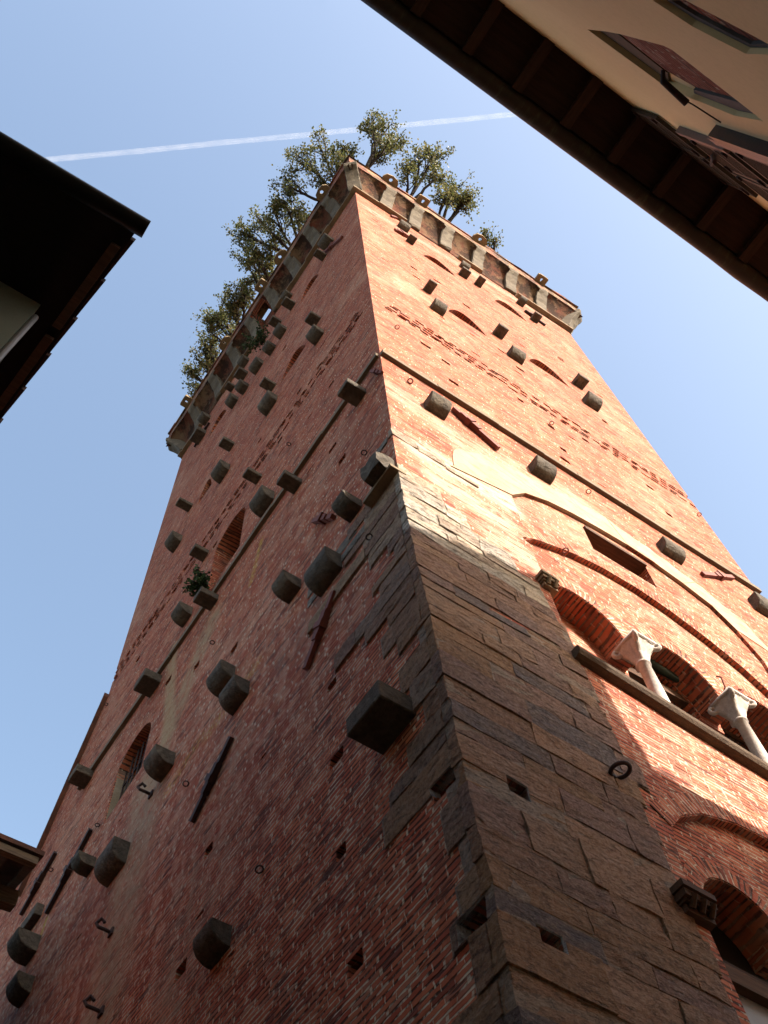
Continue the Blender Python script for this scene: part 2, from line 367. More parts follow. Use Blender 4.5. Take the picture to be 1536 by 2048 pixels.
LOWW = [(2.47, 4.5), (2.50, 7.72), (2.72, 7.75), (2.72, 7.95)] + arc(3.22, 7.95, .5, 176, 4, 10) + arc(4.36, 7.95, .5, 176, 4, 10) + [(4.9, 4.5)]
LW1 = [(4.86, 19.5), (4.86, 21.15)] + arc(5.5, 21.15, .64, 175, 5, 10, .52)[::1] + [(6.14, 19.4)]
LW2 = [(7.62, 15.85), (7.62, 16.9)] + arc(8.3, 16.9, .67, 175, 5, 10, .55) + [(8.97, 15.7)]
def lunette(face, A, B, sag=.95):
    (u0, z0), (u1, z1) = ON[face](*A), ON[face](*B); z = (z0+z1)/2
    pts = [(u0, z)]
    for i in range(1, 12):
        t = i/12; pts.append((u0+(u1-u0)*t, z+sag*math.sin(math.pi*t)**.8))
    return pts+[(u1, z)]
LUN_R = [((841, 507), (909, 553)), ((892, 618), (972, 673)), ((986, 598), (1054, 645)), ((1054, 716), (1140, 778))]
LUN_L = [((641, 542), (603, 604)), ((614, 685), (563, 767)), ((425, 962), (393, 1017)), ((455, 815), (416, 881))]
HOLES_R = [(890, 723), (906, 764), (1121, 716), (1101, 853), (1126, 899), (1129, 920), (1038, 737), (1209, 843), (1131, 921), (1338, 1029), (1300, 975), (824, 534), (829, 552), (1120, 718), (1170, 880), (1040, 800), (850, 690), (930, 610), (1000, 700), (870, 560), (960, 500)]
HOLES_L = [(663, 767), (571, 693), (684, 919), (665, 896), (467, 1299), (393, 1332), (336, 1363), (275, 1320), (412, 1707), (352, 1953), (656, 1380), (658, 1534), (660, 1730), (678, 1964), (520, 880), (600, 780), (430, 1090), (640, 730), (310, 1230), (560, 880)]
QHOLES_R = [(1035, 1580), (1100, 1882)]
QHOLES_L = [(855, 1607), (896, 1898)]
SLOT = [on_right(1166, 1048), on_right(1288, 1120), on_right(1321, 1170), on_right(1197, 1098)]
su0, su1 = (SLOT[0][0]+SLOT[3][0])/2, (SLOT[1][0]+SLOT[2][0])/2; sz1, sz0 = (SLOT[0][1]+SLOT[1][1])/2, (SLOT[2][1]+SLOT[3][1])/2
SLOTQ = [(su0, sz0), (su1, sz0), (su1, sz1), (su0, sz1)]

def cutter(items):
    bm = bmesh.new()
    for face, pts, depth in items: fprism(bm, face, pts, .25, -depth)
    bmesh.ops.recalc_face_normals(bm, faces=bm.faces[:])
    me = bpy.data.meshes.new('cut'); bm.to_mesh(me); bm.free(); o = bpy.data.objects.new('cut', me); C.objects.link(o); return o
def carve(obj, stages):
    for items in stages:
        c = cutter(items); m = obj.modifiers.new('b', 'BOOLEAN'); m.operation = 'DIFFERENCE'; m.solver = 'EXACT'; m.use_self = True; m.object = c
        dg = bpy.context.evaluated_depsgraph_get(); me = bpy.data.meshes.new_from_object(obj.evaluated_get(dg))
        obj.modifiers.clear(); old = obj.data; obj.data = me; bpy.data.meshes.remove(old)
        cm = c.data; bpy.data.objects.remove(c); bpy.data.meshes.remove(cm)
def rect(u, z, wd, h):
    j = lambda: rng.uniform(-.012, .012)
    return [(u-wd/2+j(), z-h/2+j()), (u+wd/2+j(), z-h/2+j()), (u+wd/2+j(), z+h/2+j()), (u-wd/2+j(), z+h/2+j())]

bm = bmesh.new()
levels = [0, 5.5, 8, 10, 12, 14.1, ZS, 24, 30, 38.6]
rings = [[bm.verts.new((x, y, z)) for x, y in ((0, 0), (W, 0), (W, D), (0, D))] for z in levels]
bm.faces.new(rings[0][::-1]); bm.faces.new(rings[-1])
for a, b in zip(rings, rings[1:]):
    for k in range(4): bm.faces.new((a[k], a[(k+1) % 4], b[(k+1) % 4], b[k]))
wall = finish('wall', bm, MB['brick'], tower)
frieze = []
for face, n0, n1 in (('R', .45, 8.9), ('L', .45, 11.2)):
    u = n0
    while u < n1:
        for r in range(2):
            for hh in range(2):
                if rng.random() < .86:
                    uu = u+r*.13+hh*.09+rng.uniform(-.03, .03)
                    frieze.append((face, rect(uu, 22.70+r*.42+hh*.17+rng.uniform(-.03, .03), rng.uniform(.17, .27), rng.uniform(.10, .16)), rng.uniform(.18, .26)))
        u += .29
st1 = [('R', ARCH1[:1]+ARCH1[1:-1]+ARCH1[-1:]+[(7.2, 11.34), (2.22, 11.34)][:0]+[(6.95, 13.96)]+ARCH2[::-1][1:], .05) if False else ('R', ARCH1+[(7.2, 12.0), (2.22, 12.0)][:2], .055), ('R', LOWARCH+[(6.28, 4.4), (2.42, 4.4)], .09)]
st2 = [('R', ARCH2+[(6.95, 11.34), (2.25, 11.34), (2.25, 14.1)], .13)]
holes = []
for lst, face in ((HOLES_R, 'R'), (HOLES_L, 'L')):
    for q in lst:
        u, z = ON[face](*q); holes.append((face, rect(u, z, rng.uniform(.16, .26), rng.uniform(.13, .2)), .28))
qholes = [('R', rect(*on_right(*q), .24, .17), .3) for q in QHOLES_R]+[('L', rect(*on_left(*q), .3, .2), .3) for q in QHOLES_L]
for n in range(120):                                        # bricks that have fallen out or been left out
    face = rng.choice('RL'); u = rng.uniform(.4, 8.7 if face == 'R' else 11.0); z = rng.uniform(19.3, 36.3) if face == 'R' else rng.uniform(7, 36.3)
    if face == 'L' and z < 14.5 and u < 2.2: continue
    if any(f == face and abs(u-sum(p[0] for p in q)/len(q)) < .5 and abs(z-sum(p[1] for p in q)/len(q)) < .5 for f, q, _ in holes+frieze): continue
    holes.append((face, rect(u, z, rng.uniform(.10, .24), rng.uniform(.04, .075)), rng.uniform(.04, .09)))
deep = [('R', SLOTQ, .55), ('R', BIF, .50), ('R', LOWW, .55), ('L', LW1, 1.1), ('L', LW2, .40)]
deep += [('R', lunette('R', *l), .62) for l in LUN_R] + [('L', lunette('L', *l), .62) for l in LUN_L]
carve(wall, [st1, st2, deep, [('R', [(3.62, 11.34+SLP(3.62)), (6.98, 11.34+SLP(6.98)), (6.98, 12.85), (3.62, 12.85)], 1.3), ('R', [(4.0, 12.80)]+arc(4.66, 12.95, .64, 176, 4, 10)+[(5.30, 12.80)], 1.3), ('R', [(5.72, 12.80)]+arc(6.36, 12.95, .64, 176, 4, 10)+[(6.98, 12.80)], 1.3)], frieze, holes+qholes])
wall.data.materials.clear(); wall.data.materials.append(MB['brick'])
for v in wall.data.vertices: v.co = warp(v.co)

# --- squared stone corner: rows of blocks on both faces, joints of pale mortar behind
bm = bmesh.new(); tl = bm.loops.layers.float_color.new('tint')
def paint(fs, c):
    for f in fs:
        for l in f.loops: l[tl] = (*c, 1)
def block(lo, hi, c, jit=.011, bev=.008):
    b2 = bmesh.new(); fs = box(b2, lo, hi)
    for v in b2.verts: v.co += Vector((rng.uniform(-jit, jit)*.6, rng.uniform(-jit, jit)*.6, rng.uniform(-jit, jit)))
    bevel(b2, bev); bmesh.ops.subdivide_edges(b2, edges=[e for e in b2.edges if e.calc_length() > .22], cuts=3, use_grid_fill=True)
    for v in b2.verts: v.co += Vector((rng.gauss(0, .0045), rng.gauss(0, .0045), rng.gauss(0, .005)))
    vs = [bm.verts.new(v.co) for v in b2.verts]; b2.verts.index_update()
    nf = [bm.faces.new([vs[v.index] for v in f.verts]) for f in b2.faces]; b2.free(); paint(nf, c)
PAL_SHADED = [(.40, .245, .155), (.46, .29, .17), (.35, .225, .165), (.42, .255, .125), (.32, .21, .165), (.48, .32, .20), (.20, .17, .165)]
PAL_SHADED = [(r*1.0, g*.90, b*.86) for r, g, b in PAL_SHADED]
PAL_SUNLIT = [(.66, .57, .44), (.62, .51, .38), (.58, .46, .35), (.69, .61, .50), (.52, .45, .37), (.63, .52, .37)]
PAL_L = [(.36, .22, .15), (.40, .26, .17), (.56, .45, .34), (.33, .31, .29), (.46, .33, .22), (.33, .205, .155), (.50, .37, .26), (.36, .23, .18), (.42, .29, .20)]
PAL_L = [(r, g*.92, b*.86) for r, g, b in PAL_L]
z = 4.2; k = 0
while z < 14.0:
    h = rng.choice([.20, .26, .30, .36, .42])*rng.uniform(.9, 1.1) if z < 11 else rng.uniform(.15, .30)
    z1 = min(z+h, 14.15); zc = (z+z1)/2
    if zc > 13.75: LR = rng.uniform(.55, .75)
    elif zc > 13.3: LR = rng.uniform(1.0, 1.3)
    elif zc > 12.9: LR = rng.uniform(1.5, 1.8)
    elif zc > 12.0: LR = rng.uniform(2.0, 2.12)
    else: LR = rng.uniform(2.18, 2.27)
    if 9.1 < zc < 9.6: LR = 2.42
    LL = rng.choice([.4, .8, 1.1, 1.5, 1.9, 2.3] if zc > 12.2 else [.35, .6, .8, 1.1, 1.5, 1.9])*rng.uniform(.85, 1.15)
    if zc < 10.5: LL = rng.choice([.2, .3, .42, .55, .7, .95])*rng.uniform(.9, 1.1)
    g = .007; t = .015+rng.uniform(0, .010)
    hi = zc > 12.1+.35*rng.random()  # sun and shade put into the tint: upper stones sunlit, lower ones shaded
    pr = PAL_SUNLIT if hi else PAL_SHADED
    cuts = [0.]
    while LR-cuts[-1] > .95: cuts.append(cuts[-1]+rng.uniform(.4, min(1.1, LR-cuts[-1]-.25)))
    cuts.append(LR)
    corner_c = rng.choice(pr)
    for i in range(len(cuts)-1):
        a, b = cuts[i], cuts[i+1]; c = corner_c if i == 0 else rng.choice(pr); tt = t+rng.uniform(-.006, .008)
        f = rng.uniform(.86, 1.14); c = tuple(q*f for q in c)
        block((a+(g if i else -tt), -tt, z+g), (b-g, .10, z1-g), c)
    cl = rng.choice(PAL_L); m = .1
    cutl = [m, LL] if LL < 1.3 else [m, rng.uniform(.5, LL-.4), LL]
    for i in range(len(cutl)-1):
        if cutl[i+1]-cutl[i] < .12: continue
        block((-t-rng.uniform(-.004, .008), cutl[i]+g, z+g), (.10, cutl[i+1]-g, z1-g), rng.choice(PAL_L) if i else tuple(.5*p+.5*q for p, q in zip(cl, corner_c if not hi else cl)))
    # mortar bed behind the blocks
    mc = (.60, .51, .38) if hi else (.44, .34, .25)  # mortar tint follows the same sunlit and shaded split
    paint(box(bm, (-.012, -.012, z), (LR+.012, .05, z1-.001)), mc); paint(box(bm, (-.011, .055, z), (.05, LL+.02, z1-.001)), (.42, .33, .26))
    z = z1; k += 1
# paler squared stones higher up: a lone course and stray blocks
for (a, b, z0, z1_) in ((-.014, .42, 15.18, 15.42), (.44, .9, 15.16, 15.33), (.92, 1.5, 15.10, 15.24)):
    block((a, -.014, z0), (b, .08, z1_), rng.choice(PAL_SUNLIT))
for (u, zc, l, h) in ((.25, 15.25, .5, .18), (.6, 14.0, .9, .16), (1.6, 13.9, 1.2, .22), (1.3, 13.62, 1.8, .18)):
    block((-.012, u-l/2 if u-l/2 > .12 else .12, zc-h/2), (.08, u+l/2, zc+h/2), (.26, .25, .22))
quoin = finish('corner_stone', bm, MB['quoin'], tower)
carve(quoin, [qholes])
quoin.data.materials.clear(); quoin.data.materials.append(MB['quoin'])
for v in quoin.data.vertices: v.co = warp(v.co)

# --- string course, cut into lengths
def course(name, face, u0, u1, z0, z1, d, mat, step, gaps=(), jit=.012):
    bm = bmesh.new(); u = u0
    while u < u1-.05:
        e = min(u1, u+step*rng.uniform(.6, 1.4))
        if gaps and len(bm.verts): bevel(bm, .012); finish(name, bm, mat, tower, warp); bm = bmesh.new()
        if not any(a < (u+e)/2 < b for a, b in gaps):
            b2 = d*rng.uniform(.85, 1.08)
            fprism(bm, face, [(u, z0+rng.uniform(-jit, jit)), (e-.008, z0+rng.uniform(-jit, jit)), (e-.008, z1), (u, z1)], b2, -.08)
        u = e
    if len(bm.verts): bevel(bm, .012); finish(name, bm, mat, tower, warp)
course('string_course', 'R', .0, W, ZS-.09, ZS+.05, .085, MB['string'], 1.1)
course('string_course', 'L', .04, D-.1, ZS-.09, ZS+.05, .075, MB['string'], 1.1)

# --- relieving arches
UVN = 'UVMap'
def band(name, pts, t0, t1, d0, d1, mat, off=.0, course_uv=True):
    """a curved band of voussoirs that follows a polyline; uv runs round the arch so that the bricks stand on end"""
    n = len(pts); N = []
    for i in range(n):
        a, b = pts[max(i-1, 0)], pts[min(i+1, n-1)]; l = math.hypot(b[0]-a[0], b[1]-a[1]); N.append((-(b[1]-a[1])/l, (b[0]-a[0])/l))
    if sum(v[1] for v in N) < 0: N = [(-p, -q) for p, q in N]
    bm = bmesh.new(); uvl = bm.loops.layers.uv.new(UVN); s_ = 0; uvs = {}
    R0 = []
    for i, (p, nn) in enumerate(zip(pts, N)):
        if i: s_ += math.hypot(p[0]-pts[i-1][0], p[1]-pts[i-1][1])
        ring_ = []
        for t, d in ((t0, d0), (t1, d0), (t1, d1), (t0, d1)):
            v = bm.verts.new(face3('R', p[0]+nn[0]*t, p[1]+nn[1]*t, d)); uvs[v] = (t*1.6+.02, s_); ring_.append(v)
        R0.append(ring_)
    for a, b in zip(R0, R0[1:]):
        for q in range(4): bm.faces.new((a[q], b[q], b[(q+1) % 4], a[(q+1) % 4]))
    bm.faces.new(R0[0]); bm.faces.new(R0[-1][::-1])
    for f in bm.faces:
        for l in f.loops: l[uvl].uv = uvs[l.vert]
    return finish(name, bm, mat, tower, warp)
def resample(pts, n):
    d = [0]
    for a, b in zip(pts, pts[1:]): d.append(d[-1]+math.hypot(b[0]-a[0], b[1]-a[1]))
    t = np.linspace(0, d[-1], n); return list(zip(np.interp(t, d, [p[0] for p in pts]), np.interp(t, d, [p[1] for p in pts])))
band('brick_arch', resample(ARCH2, 40), .01, .30, -.04, -.075, MB['arch_brick'])
for cx in (2.96, 4.66, 6.36): band('brick_arch', arc(cx, 12.95, .70, 168, 12, 18), .0, .27, -.118, -.16, MB['arch_brick'])
for cx in (3.22, 4.36): band('brick_arch', arc(cx, 7.95, .51, 165, 10, 16), .0, .22, -.078, -.12, MB['arch_brick'])
band('brick_arch', resample(LOWARCH[1:-1], 40), .015, .27, .010, -.05, MB['arch_brick'])
# cream stone arch stones on the wall above the window
bm = bmesh.new()
inner = resample(ARCH1[1:-1], 10)
outer = resample([(1.02, 15.32), (1.30, 16.45), (1.9, 16.82), (2.9, 17.05), (3.5, 17.30), (4.2, 17.66), (4.75, 17.45), (5.6, 17.30), (6.5, 17.0), (7.3, 16.6), (7.8, 15.7)], 10)
for i in range(9):
    p0, p1, q0, q1 = inner[i], inner[i+1], outer[i], outer[i+1]
    sh = lambda a, b, t: (a[0]+(b[0]-a[0])*t, a[1]+(b[1]-a[1])*t)
    j = lambda q: (q[0]+rng.uniform(-.05, .05), q[1]+rng.uniform(-.06, .06))
    fprism(bm, 'R', [sh(p0, p1, .004), sh(p0, p1, .996), sh(q0, q1, .996), j(sh(q0, q1, .8)), j(sh(q0, q1, .6)), j(sh(q0, q1, .35)), j(sh(q0, q1, .15)), sh(q0, q1, .004)], .008+rng.uniform(0, .008), -.045)
bevel(bm, .01); finish('stone_arch', bm, MB['arch_stone'], tower, warp)

# --- projecting stone brackets (rounded or square ends)
def bsize(wd, p, rnd):
    h = min(.50, max(.16, wd*.72)) if rnd else min(.26, max(.14, wd*.55)); return h, min(p*.94, h*.97)
def measure(face, A, B, T, which, rnd):
    ua, za = ON[face](*A); ub, zb = ON[face](*B); z = (za+zb)/2; u = (ua+ub)/2; wd = abs(ub-ua)
    uT = ua if which == 'A' else ub; best = None
    for i in range(5, 140):
        p = i*.01; h, r = bsize(wd, p, rnd); q = project(warp(face3(face, uT, z+(r if rnd else h*.5), p))); e = (q[0]-T[0])**2+(q[1]-T[1])**2
        if best is None or e < best[0]: best = (e, p)
    return u, z, wd, best[1]
def bracket(face, u, z, wd, p, rnd, lab=None):
    h, r = bsize(wd, p, rnd)
    prof = [(-.12, 0), (p-r, 0)] if rnd else [(-.12, 0), (p, .0)]
    if rnd: prof += [(p-r+r*math.sin(math.radians(a)), r-r*math.cos(math.radians(a))) for a in range(9, 91, 9)]
    prof += [(p, h), (-.12, h)]
    bm = bmesh.new()
    prism(bm, [face3(face, u-wd/2, z+q, d) for d, q in prof], [face3(face, u+wd/2, z+q, d) for d, q in prof])
    bmesh.ops.recalc_face_normals(bm, faces=bm.faces[:])
    bevel(bm, .012, 1, .6)
    tw = Vector([rng.uniform(-.02, .02) for _ in range(3)])
    for v in bm.verts: v.co += tw*(v.co.z-z) + Vector([rng.gauss(0, .0012) for _ in range(3)])
    o = finish('stone_bracket', bm, MB['stone'], tower, warp)
    if lab: o['label'] = lab
    return o
BR = [  # face, A, B, tip, rounded
 ('R', (849, 817), (889, 842), (907, 807), 1), ('R', (1062, 947), (1101, 970), (1118, 937), 1), ('R', (842.5, 577.6), (858, 588), (872, 565), 0),
 ('R', (859, 617), (883, 631), (896, 611), 1), ('R', (984, 667), (1002, 678), (1014, 656), 0), ('R', (1015, 712), (1042, 729), (1053, 709), 1),
 ('R', (1145.5, 768), (1164, 779), (1177, 759), 0), ('R', (1168, 807), (1195, 824), (1206, 800), 1), ('R', (946, 567), (958, 574), (968.6, 556), 0),
 ('R', (914, 547), (930, 557), (940, 542), 0), ('R', (1031, 605), (1045, 615.5), (1057, 599), 1), ('R', (1060, 638.5), (1073, 646.4), (1081, 629), 0),
 ('R', (790, 452), (809, 461), (816, 448), 1), ('R', (807, 479), (821, 488), (829, 472), 0), ('R', (916, 532), (932, 542), (943, 531), 1),
 ('R', (1321, 1102), (1366, 1134), (1380, 1106), 1), ('R', (1508, 1217), (1556, 1250), (1571, 1223), 1),
 ('L', (733, 785), (712, 815), (694, 759), 0), ('L', (604, 964), (587, 991), (569, 941), 0), ('L', (548, 999.6), (522, 1035), (517, 977), 1),
 ('L', (524, 953), (512.5, 968.4), (499, 929), 0), ('L', (460, 937), (440, 968.4), (437, 921), 1), ('L', (470, 886), (459, 903), (448, 871.5), 0),
 ('L', (555.5, 800), (534, 830), (534, 784), 1), ('L', (553.5, 767), (542.6, 783), (530, 752), 0), ('L', (385.5, 1011), (376.6, 1024), (361, 992), 0),
 ('L', (363, 1081.6), (346.5, 1106), (341, 1064), 1), ('L', (417.6, 1105), (405, 1124.6), (391, 1087.5), 0), ('L', (437, 1195), (419, 1227), (403, 1174), 0),
 ('L', (384, 1228), (365, 1257), (355, 1210), 1), ('L', (724, 1015), (700, 1045), (683, 982), 1), ('L', (683.6, 1134), (639.5, 1201.6), (640, 1109), 1),
 ('L', (602, 1171.5), (577, 1212.5), (564, 1143), 1), ('L', (644, 636), (631, 649), (622.7, 620), 0), ('L', (650, 660.6), (632.5, 691.5), (628, 646), 1),
 ('L', (576, 655.7), (562.4, 676), (560, 641), 1), ('L', (566, 640), (556, 654), (548, 628), 0), ('L', (553.6, 692), (542, 708), (536, 676), 1),
 ('L', (528, 725), (512.6, 747.5), (513, 711), 1), ('L', (497, 745.5), (486, 760), (480, 732), 0), ('L', (500, 719), (489, 735), (484, 708.5), 1),
 ('L', (471.6, 770), (463, 784), (458, 759), 0), ('L', (499, 770), (487, 789.5), (482, 754), 1), ('L', (478, 797), (465, 818), (460, 786), 1),
 ('L', (422, 833), (410, 854), (404, 823), 1), ('L', (411, 870.5), (398, 885), (394, 856), 0), ('L', (671.6, 476.7), (656, 497), (651, 461), 1),
 ('L', (657, 504), (648, 518), (640, 489), 0), ('L', (588, 587), (578, 601), (570, 578), 1), ('L', (594, 603), (584, 617), (574, 589), 0),
 ('L', (321, 1365), (299, 1396.5), (289, 1342), 0), ('L', (185.5, 1551), (166, 1583), (156, 1528), 0), ('L', (347.7, 1527), (320, 1570), (306, 1499), 1),
 ('L', (469, 1353.5), (438, 1400), (430, 1331), 1), ('L', (497, 1383), (463, 1441), (452, 1366), 1), ('L', (191, 1725), (170, 1765), (155, 1706), 1),
 ('L', (252, 1723), (213, 1780.5), (210, 1696), 1), ('L', (75, 1898), (49, 1938), (30, 1874), 1), ('L', (64.5, 1973), (33, 2030), (26, 1948), 1),
 ('L', (449, 1891), (406, 1977), (395, 1860), 1), ('L', (810, 1456), (744, 1538), (743, 1401), 0), ('L', (82, 1834), (50, 1876), (66, 1828), 0)]
for face, A, B, T, rnd in BR:
    bracket(face, *measure(face, A, B, T, 'A' if face == 'L' else 'B', rnd), rnd)
# the hooded bracket at the corner, above the squared stones
bm = bmesh.new(); box(bm, (-.30, .04, 13.93), (.05, .40, 14.32)); bevel(bm, .06, 2)
bmesh.ops.subdivide_edges(bm, edges=bm.edges[:], cuts=2, use_grid_fill=True)
for v in bm.verts: v.co += Vector((rng.gauss(0, .012), rng.gauss(0, .012), rng.gauss(0, .012)))
finish('stone_bracket', bm, MB['stone'], tower, warp)['label'] = 'broken stone bracket at the corner of the tower'
bm = bmesh.new(); box(bm, (-.15, -.03, 13.86), (.1, .62, 13.925)); bevel(bm, .015); finish('cap_stone', bm, MB['ledge'], tower, warp)

# --- ironwork: wall rings, tie bars, hooks
def ring(face, q, R=.055, r=.012, mat='iron_dark'):
    if R < .09: R *= .66; r *= .7
    u, z = ON[face](*q); bm = bmesh.new(); n = face3(face, 0, 0, 1); a = face3(face, 1, 0, 0)
    torus(bm, face3(face, u, z, R*1.1), n, (a+Vector((0, 0, rng.uniform(-.4, .3)))).normalized(), R, r)
    tube(bm, [face3(face, u, z, -.05), face3(face, u, z, R*.35)], r*1.2, 8)
    finish('iron_ring', bm, MB[mat], tower, warp, True)
for q in [(790, 657), (818, 766), (1100, 849), (1174, 987), (1127, 1106), (817, 767), (1396, 1032)]: ring('R', q, .065, .013, 'iron')
for q in [(582, 889), (733, 908), (742, 1080), (429, 1287), (216, 1410), (376, 1571), (513, 1758), (106, 1741), (199, 1652)]: ring('L', q, .06, .013)
ring('R', (1226, 1556), .095, .021)
def bar(face, p, q, wdt=.085, d=.07, mat='iron', collar=.5):
    (u0, z0), (u1, z1) = ON[face](*p), ON[face](*q); bm = bmesh.new(); l = math.hypot(u1-u0, z1-z0); tx, tz = (u1-u0)/l, (z1-z0)/l
    def pt(t, s, dd): return face3(face, u0+tx*l*t-tz*s, z0+tz*l*t+tx*s, dd)
    def seg(t0, t1, w0, w1, d0, d1):
        prism(bm, [pt(t0, -w0, d0), pt(t0, w0, d0), pt(t1, w1, d0), pt(t1, -w1, d0)], [pt(t0, -w0, d1), pt(t0, w0, d1), pt(t1, w1, d1), pt(t1, -w1, d1)])
    seg(0, 1, wdt*.42, wdt*.42, .012, d)
    if collar: seg(collar-.05/l, collar+.05/l, wdt*.85, wdt*.85, -.02, d*1.5); seg(collar+.05/l, collar+.22/l, wdt*.6, wdt*.5, -.02, d*1.25); seg(collar-.22/l, collar-.05/l, wdt*.5, wdt*.6, -.02, d*1.25)
    bevel(bm, .008); finish('tie_bar', bm, MB[mat], tower, warp)
bar('R', (903, 822), (993, 902), .13, .09, 'iron', .36)
bar('R', (1402, 1151), (1462, 1158), .11, .07, 'iron', .55)
bar('R', (775, 430), (800, 438), .1, .07, 'iron', 0)
bar('R', (783, 458), (812, 474), .16, .08, 'iron', .5)
bar('R', (1046, 622), (1088, 652), .13, .08, 'iron_dark', .3)
bar('L', (671, 1190), (613, 1346), .11, .07, 'iron', .45)
bar('L', (466, 1479), (386, 1650), .11, .07, 'iron_dark', .5)
bar('L', (186, 1660), (97, 1828), .13, .08, 'iron_dark', .5)
bar('L', (115, 1706), (46, 1830), .13, .08, 'iron_dark', .5)
bar('L', (672, 1037), (634, 1046), .09, .09, 'iron', .5)
bar('L', (690, 470), (650, 505), .13, .08, 'iron', .5)
bar('L', (421, 845), (391, 894), .12, .07, 'iron_dark', .4)
bar('L', (768, 747), (745, 745), .05, .06, 'iron', .5)
def hook(q, sz=.2):
    u, z = on_left(*q); bm = bmesh.new()
    tube(bm, [face3('L', u, z, -.05), face3('L', u, z+.01, sz*.5), face3('L', u+.02, z+.03, sz), face3('L', u+.05, z+sz*.5, sz*1.15), face3('L', u+.02, z+sz*.9, sz*.9), face3('L', u, z+sz*.6, sz*.65)], .025, 8)
    box(bm, tuple(face3('L', u-.06, z-.05, .03)), tuple(face3('L', u+.06, z+.06, -.03)))
    finish('iron_hook', bm, MB['iron_dark'], tower, warp)
for q in [(303, 1590), (222, 1868), (200, 2030)]: hook(q)

# --- bifora on the sunny side: sill, columns with leafy capitals, infill, frames
u0, zsill = 2.2, 11.36
bm = bmesh.new(); prof = [(-.49, .0), (.05, .0), (.10, .02), (.13, .06), (.14, .11), (.12, .155), (-.49, .155)]
prism(bm, [face3('R', 2.13, 11.19+q, d) for d, q in prof], [face3('R', 7.3, 11.19+SLP(7.3)+q, d) for d, q in prof]); bevel(bm, .012, 2)
finish('window_sill', bm, stone_material('sill_stone', (.23, .155, .095), (.15, .10, .065), 4., 40., .8), tower, warp)
def capital_column(cx, z0, z1, dd, r, cap_h, cap_w):
    bm = bmesh.new()
    zs_ = z1-cap_h; c = lambda z: face3('R', cx, z, dd)
    tube(bm, [c(z0), c(z0+.05), c(z0+.06), c(z0+.11), c(z0+.13), c((z0+zs_)/2), c(zs_-.055), c(zs_-.05), c(zs_-.012), c(zs_)], [r*1.45, r*1.5, r*1.2, r*1.25, r*1.02, r*1.0, r*.9, r*1.12, r*1.12, r*.9], 24)
    sh = finish('column_shaft', bm, MB['marble'], tower, warp, True)
    bm = bmesh.new(); n = 28; rows = []
    for i in range(15):
        t = i/14; z = zs_+t*(cap_h-.05); R0 = r*.92+(cap_w*.46-r*.92)*(t**1.8)
        rw = []
        for k_ in range(n):
            a = 2*math.pi*k_/n; lf = max(0, math.cos(4*a+math.pi))            # leaves at the corners
            bulge = .034*lf*math.sin(min(1, t*1.6)*math.pi)+.06*lf*max(0, math.sin((t-.45)/.55*math.pi))*(t > .45) + .012*math.cos(12*a)*math.sin(t*math.pi)
            R = R0*(1+.16*t*abs(math.cos(2*a))*0)+bulge+rng.uniform(-.004, .004)
            sq = 1/max(abs(math.cos(a)), abs(math.sin(a))); R *= (1-t)+t*(.55+.45*sq)
            rw.append(bm.verts.new(c(z)+Vector((R*math.cos(a), R*math.sin(a), 0))))
        rows.append(rw)
    for a, b in zip(rows, rows[1:]):
        for k_ in range(n): bm.faces.new((a[k_], a[(k_+1) % n], b[(k_+1) % n], b[k_]))
    bm.faces.new(rows[0][::-1]); bm.faces.new(rows[-1])
    hw = cap_w*.5; box(bm, (cx-hw, -dd-hw, z1-.05), (cx+hw, -dd+hw, z1))
    for sx in (-1, 1):
        for sy in (-1, 1):                                                     # scrolls
            torus(bm, c(z1-.10)+Vector((sx*hw*.86, sy*hw*.86, 0)), Vector((sx, sy, 0)).normalized(), Vector((0, 0, 1)), .048, .032, 14, 8)
    finish('column_capital', bm, MB['marble'], sh, warp, True)
capital_column(3.78, 11.34+SLP(3.78), 12.95, -.11, .088, .40, .42)
capital_column(5.50, 11.34+SLP(5.5), 12.95, -.11, .088, .40, .42)
bm = bmesh.new(); box(bm, (5.2, .15, 12.5), (5.27, .22, 13.2)); 
for (ua, ub) in ((5.36, 5.42), (5.62, 5.72)): tube(bm, [face3('R', ua, 13.03, -.12), face3('R', ua, 13.12, .02), face3('R', ub, 13.3, .06), face3('R', ub, 13.36, -.0)], .014, 6)
bm2 = bmesh.new()
bm.free()
bm = bmesh.new()
for (ua, ub) in ((5.40, 5.34), (5.64, 5.76)): tube(bm, [face3('R', ua, 13.0, -.14), face3('R', ua, 13.12, .0), face3('R', ub, 13.25, .05), face3('R', ub, 13.33, .0)], .014, 6)
finish('iron_hook', bm, MB['iron'], tower, warp); bm2.free()
# frames deep inside the open bays
def win_frame(x0, x1, z0, z1, d, mat, t=.06, mull=1, gl=True):
    bm = bmesh.new()
    box(bm, (x0, d, z0), (x0+t, d+.06, z1)); box(bm, (x1-t, d, z0), (x1, d+.06, z1)); box(bm, (x0+t, d, z0), (x1-t, d+.06, z0+t)); box(bm, (x0+t, d, z1-t), (x1-t, d+.06, z1))
    for i in range(mull): xm = x0+(x1-x0)*(i+1)/(mull+1); box(bm, (xm-t*.4, d+.005, z0+t), (xm+t*.4, d+.055, z1-t))
    bevel(bm, .008); fr = finish('window_frame', bm, mat, tower, warp)
    if gl:
        bm = bmesh.new(); box(bm, (x0+t*.6, d+.025, z0+t*.6), (x1-t*.6, d+.033, z1-t*.6)); finish('window_pane', bm, MB['glass'], fr, warp)
    return fr
win_frame(3.64, 6.96, 11.2, 13.58, .72, MB['wood_brown'], .07, 3)
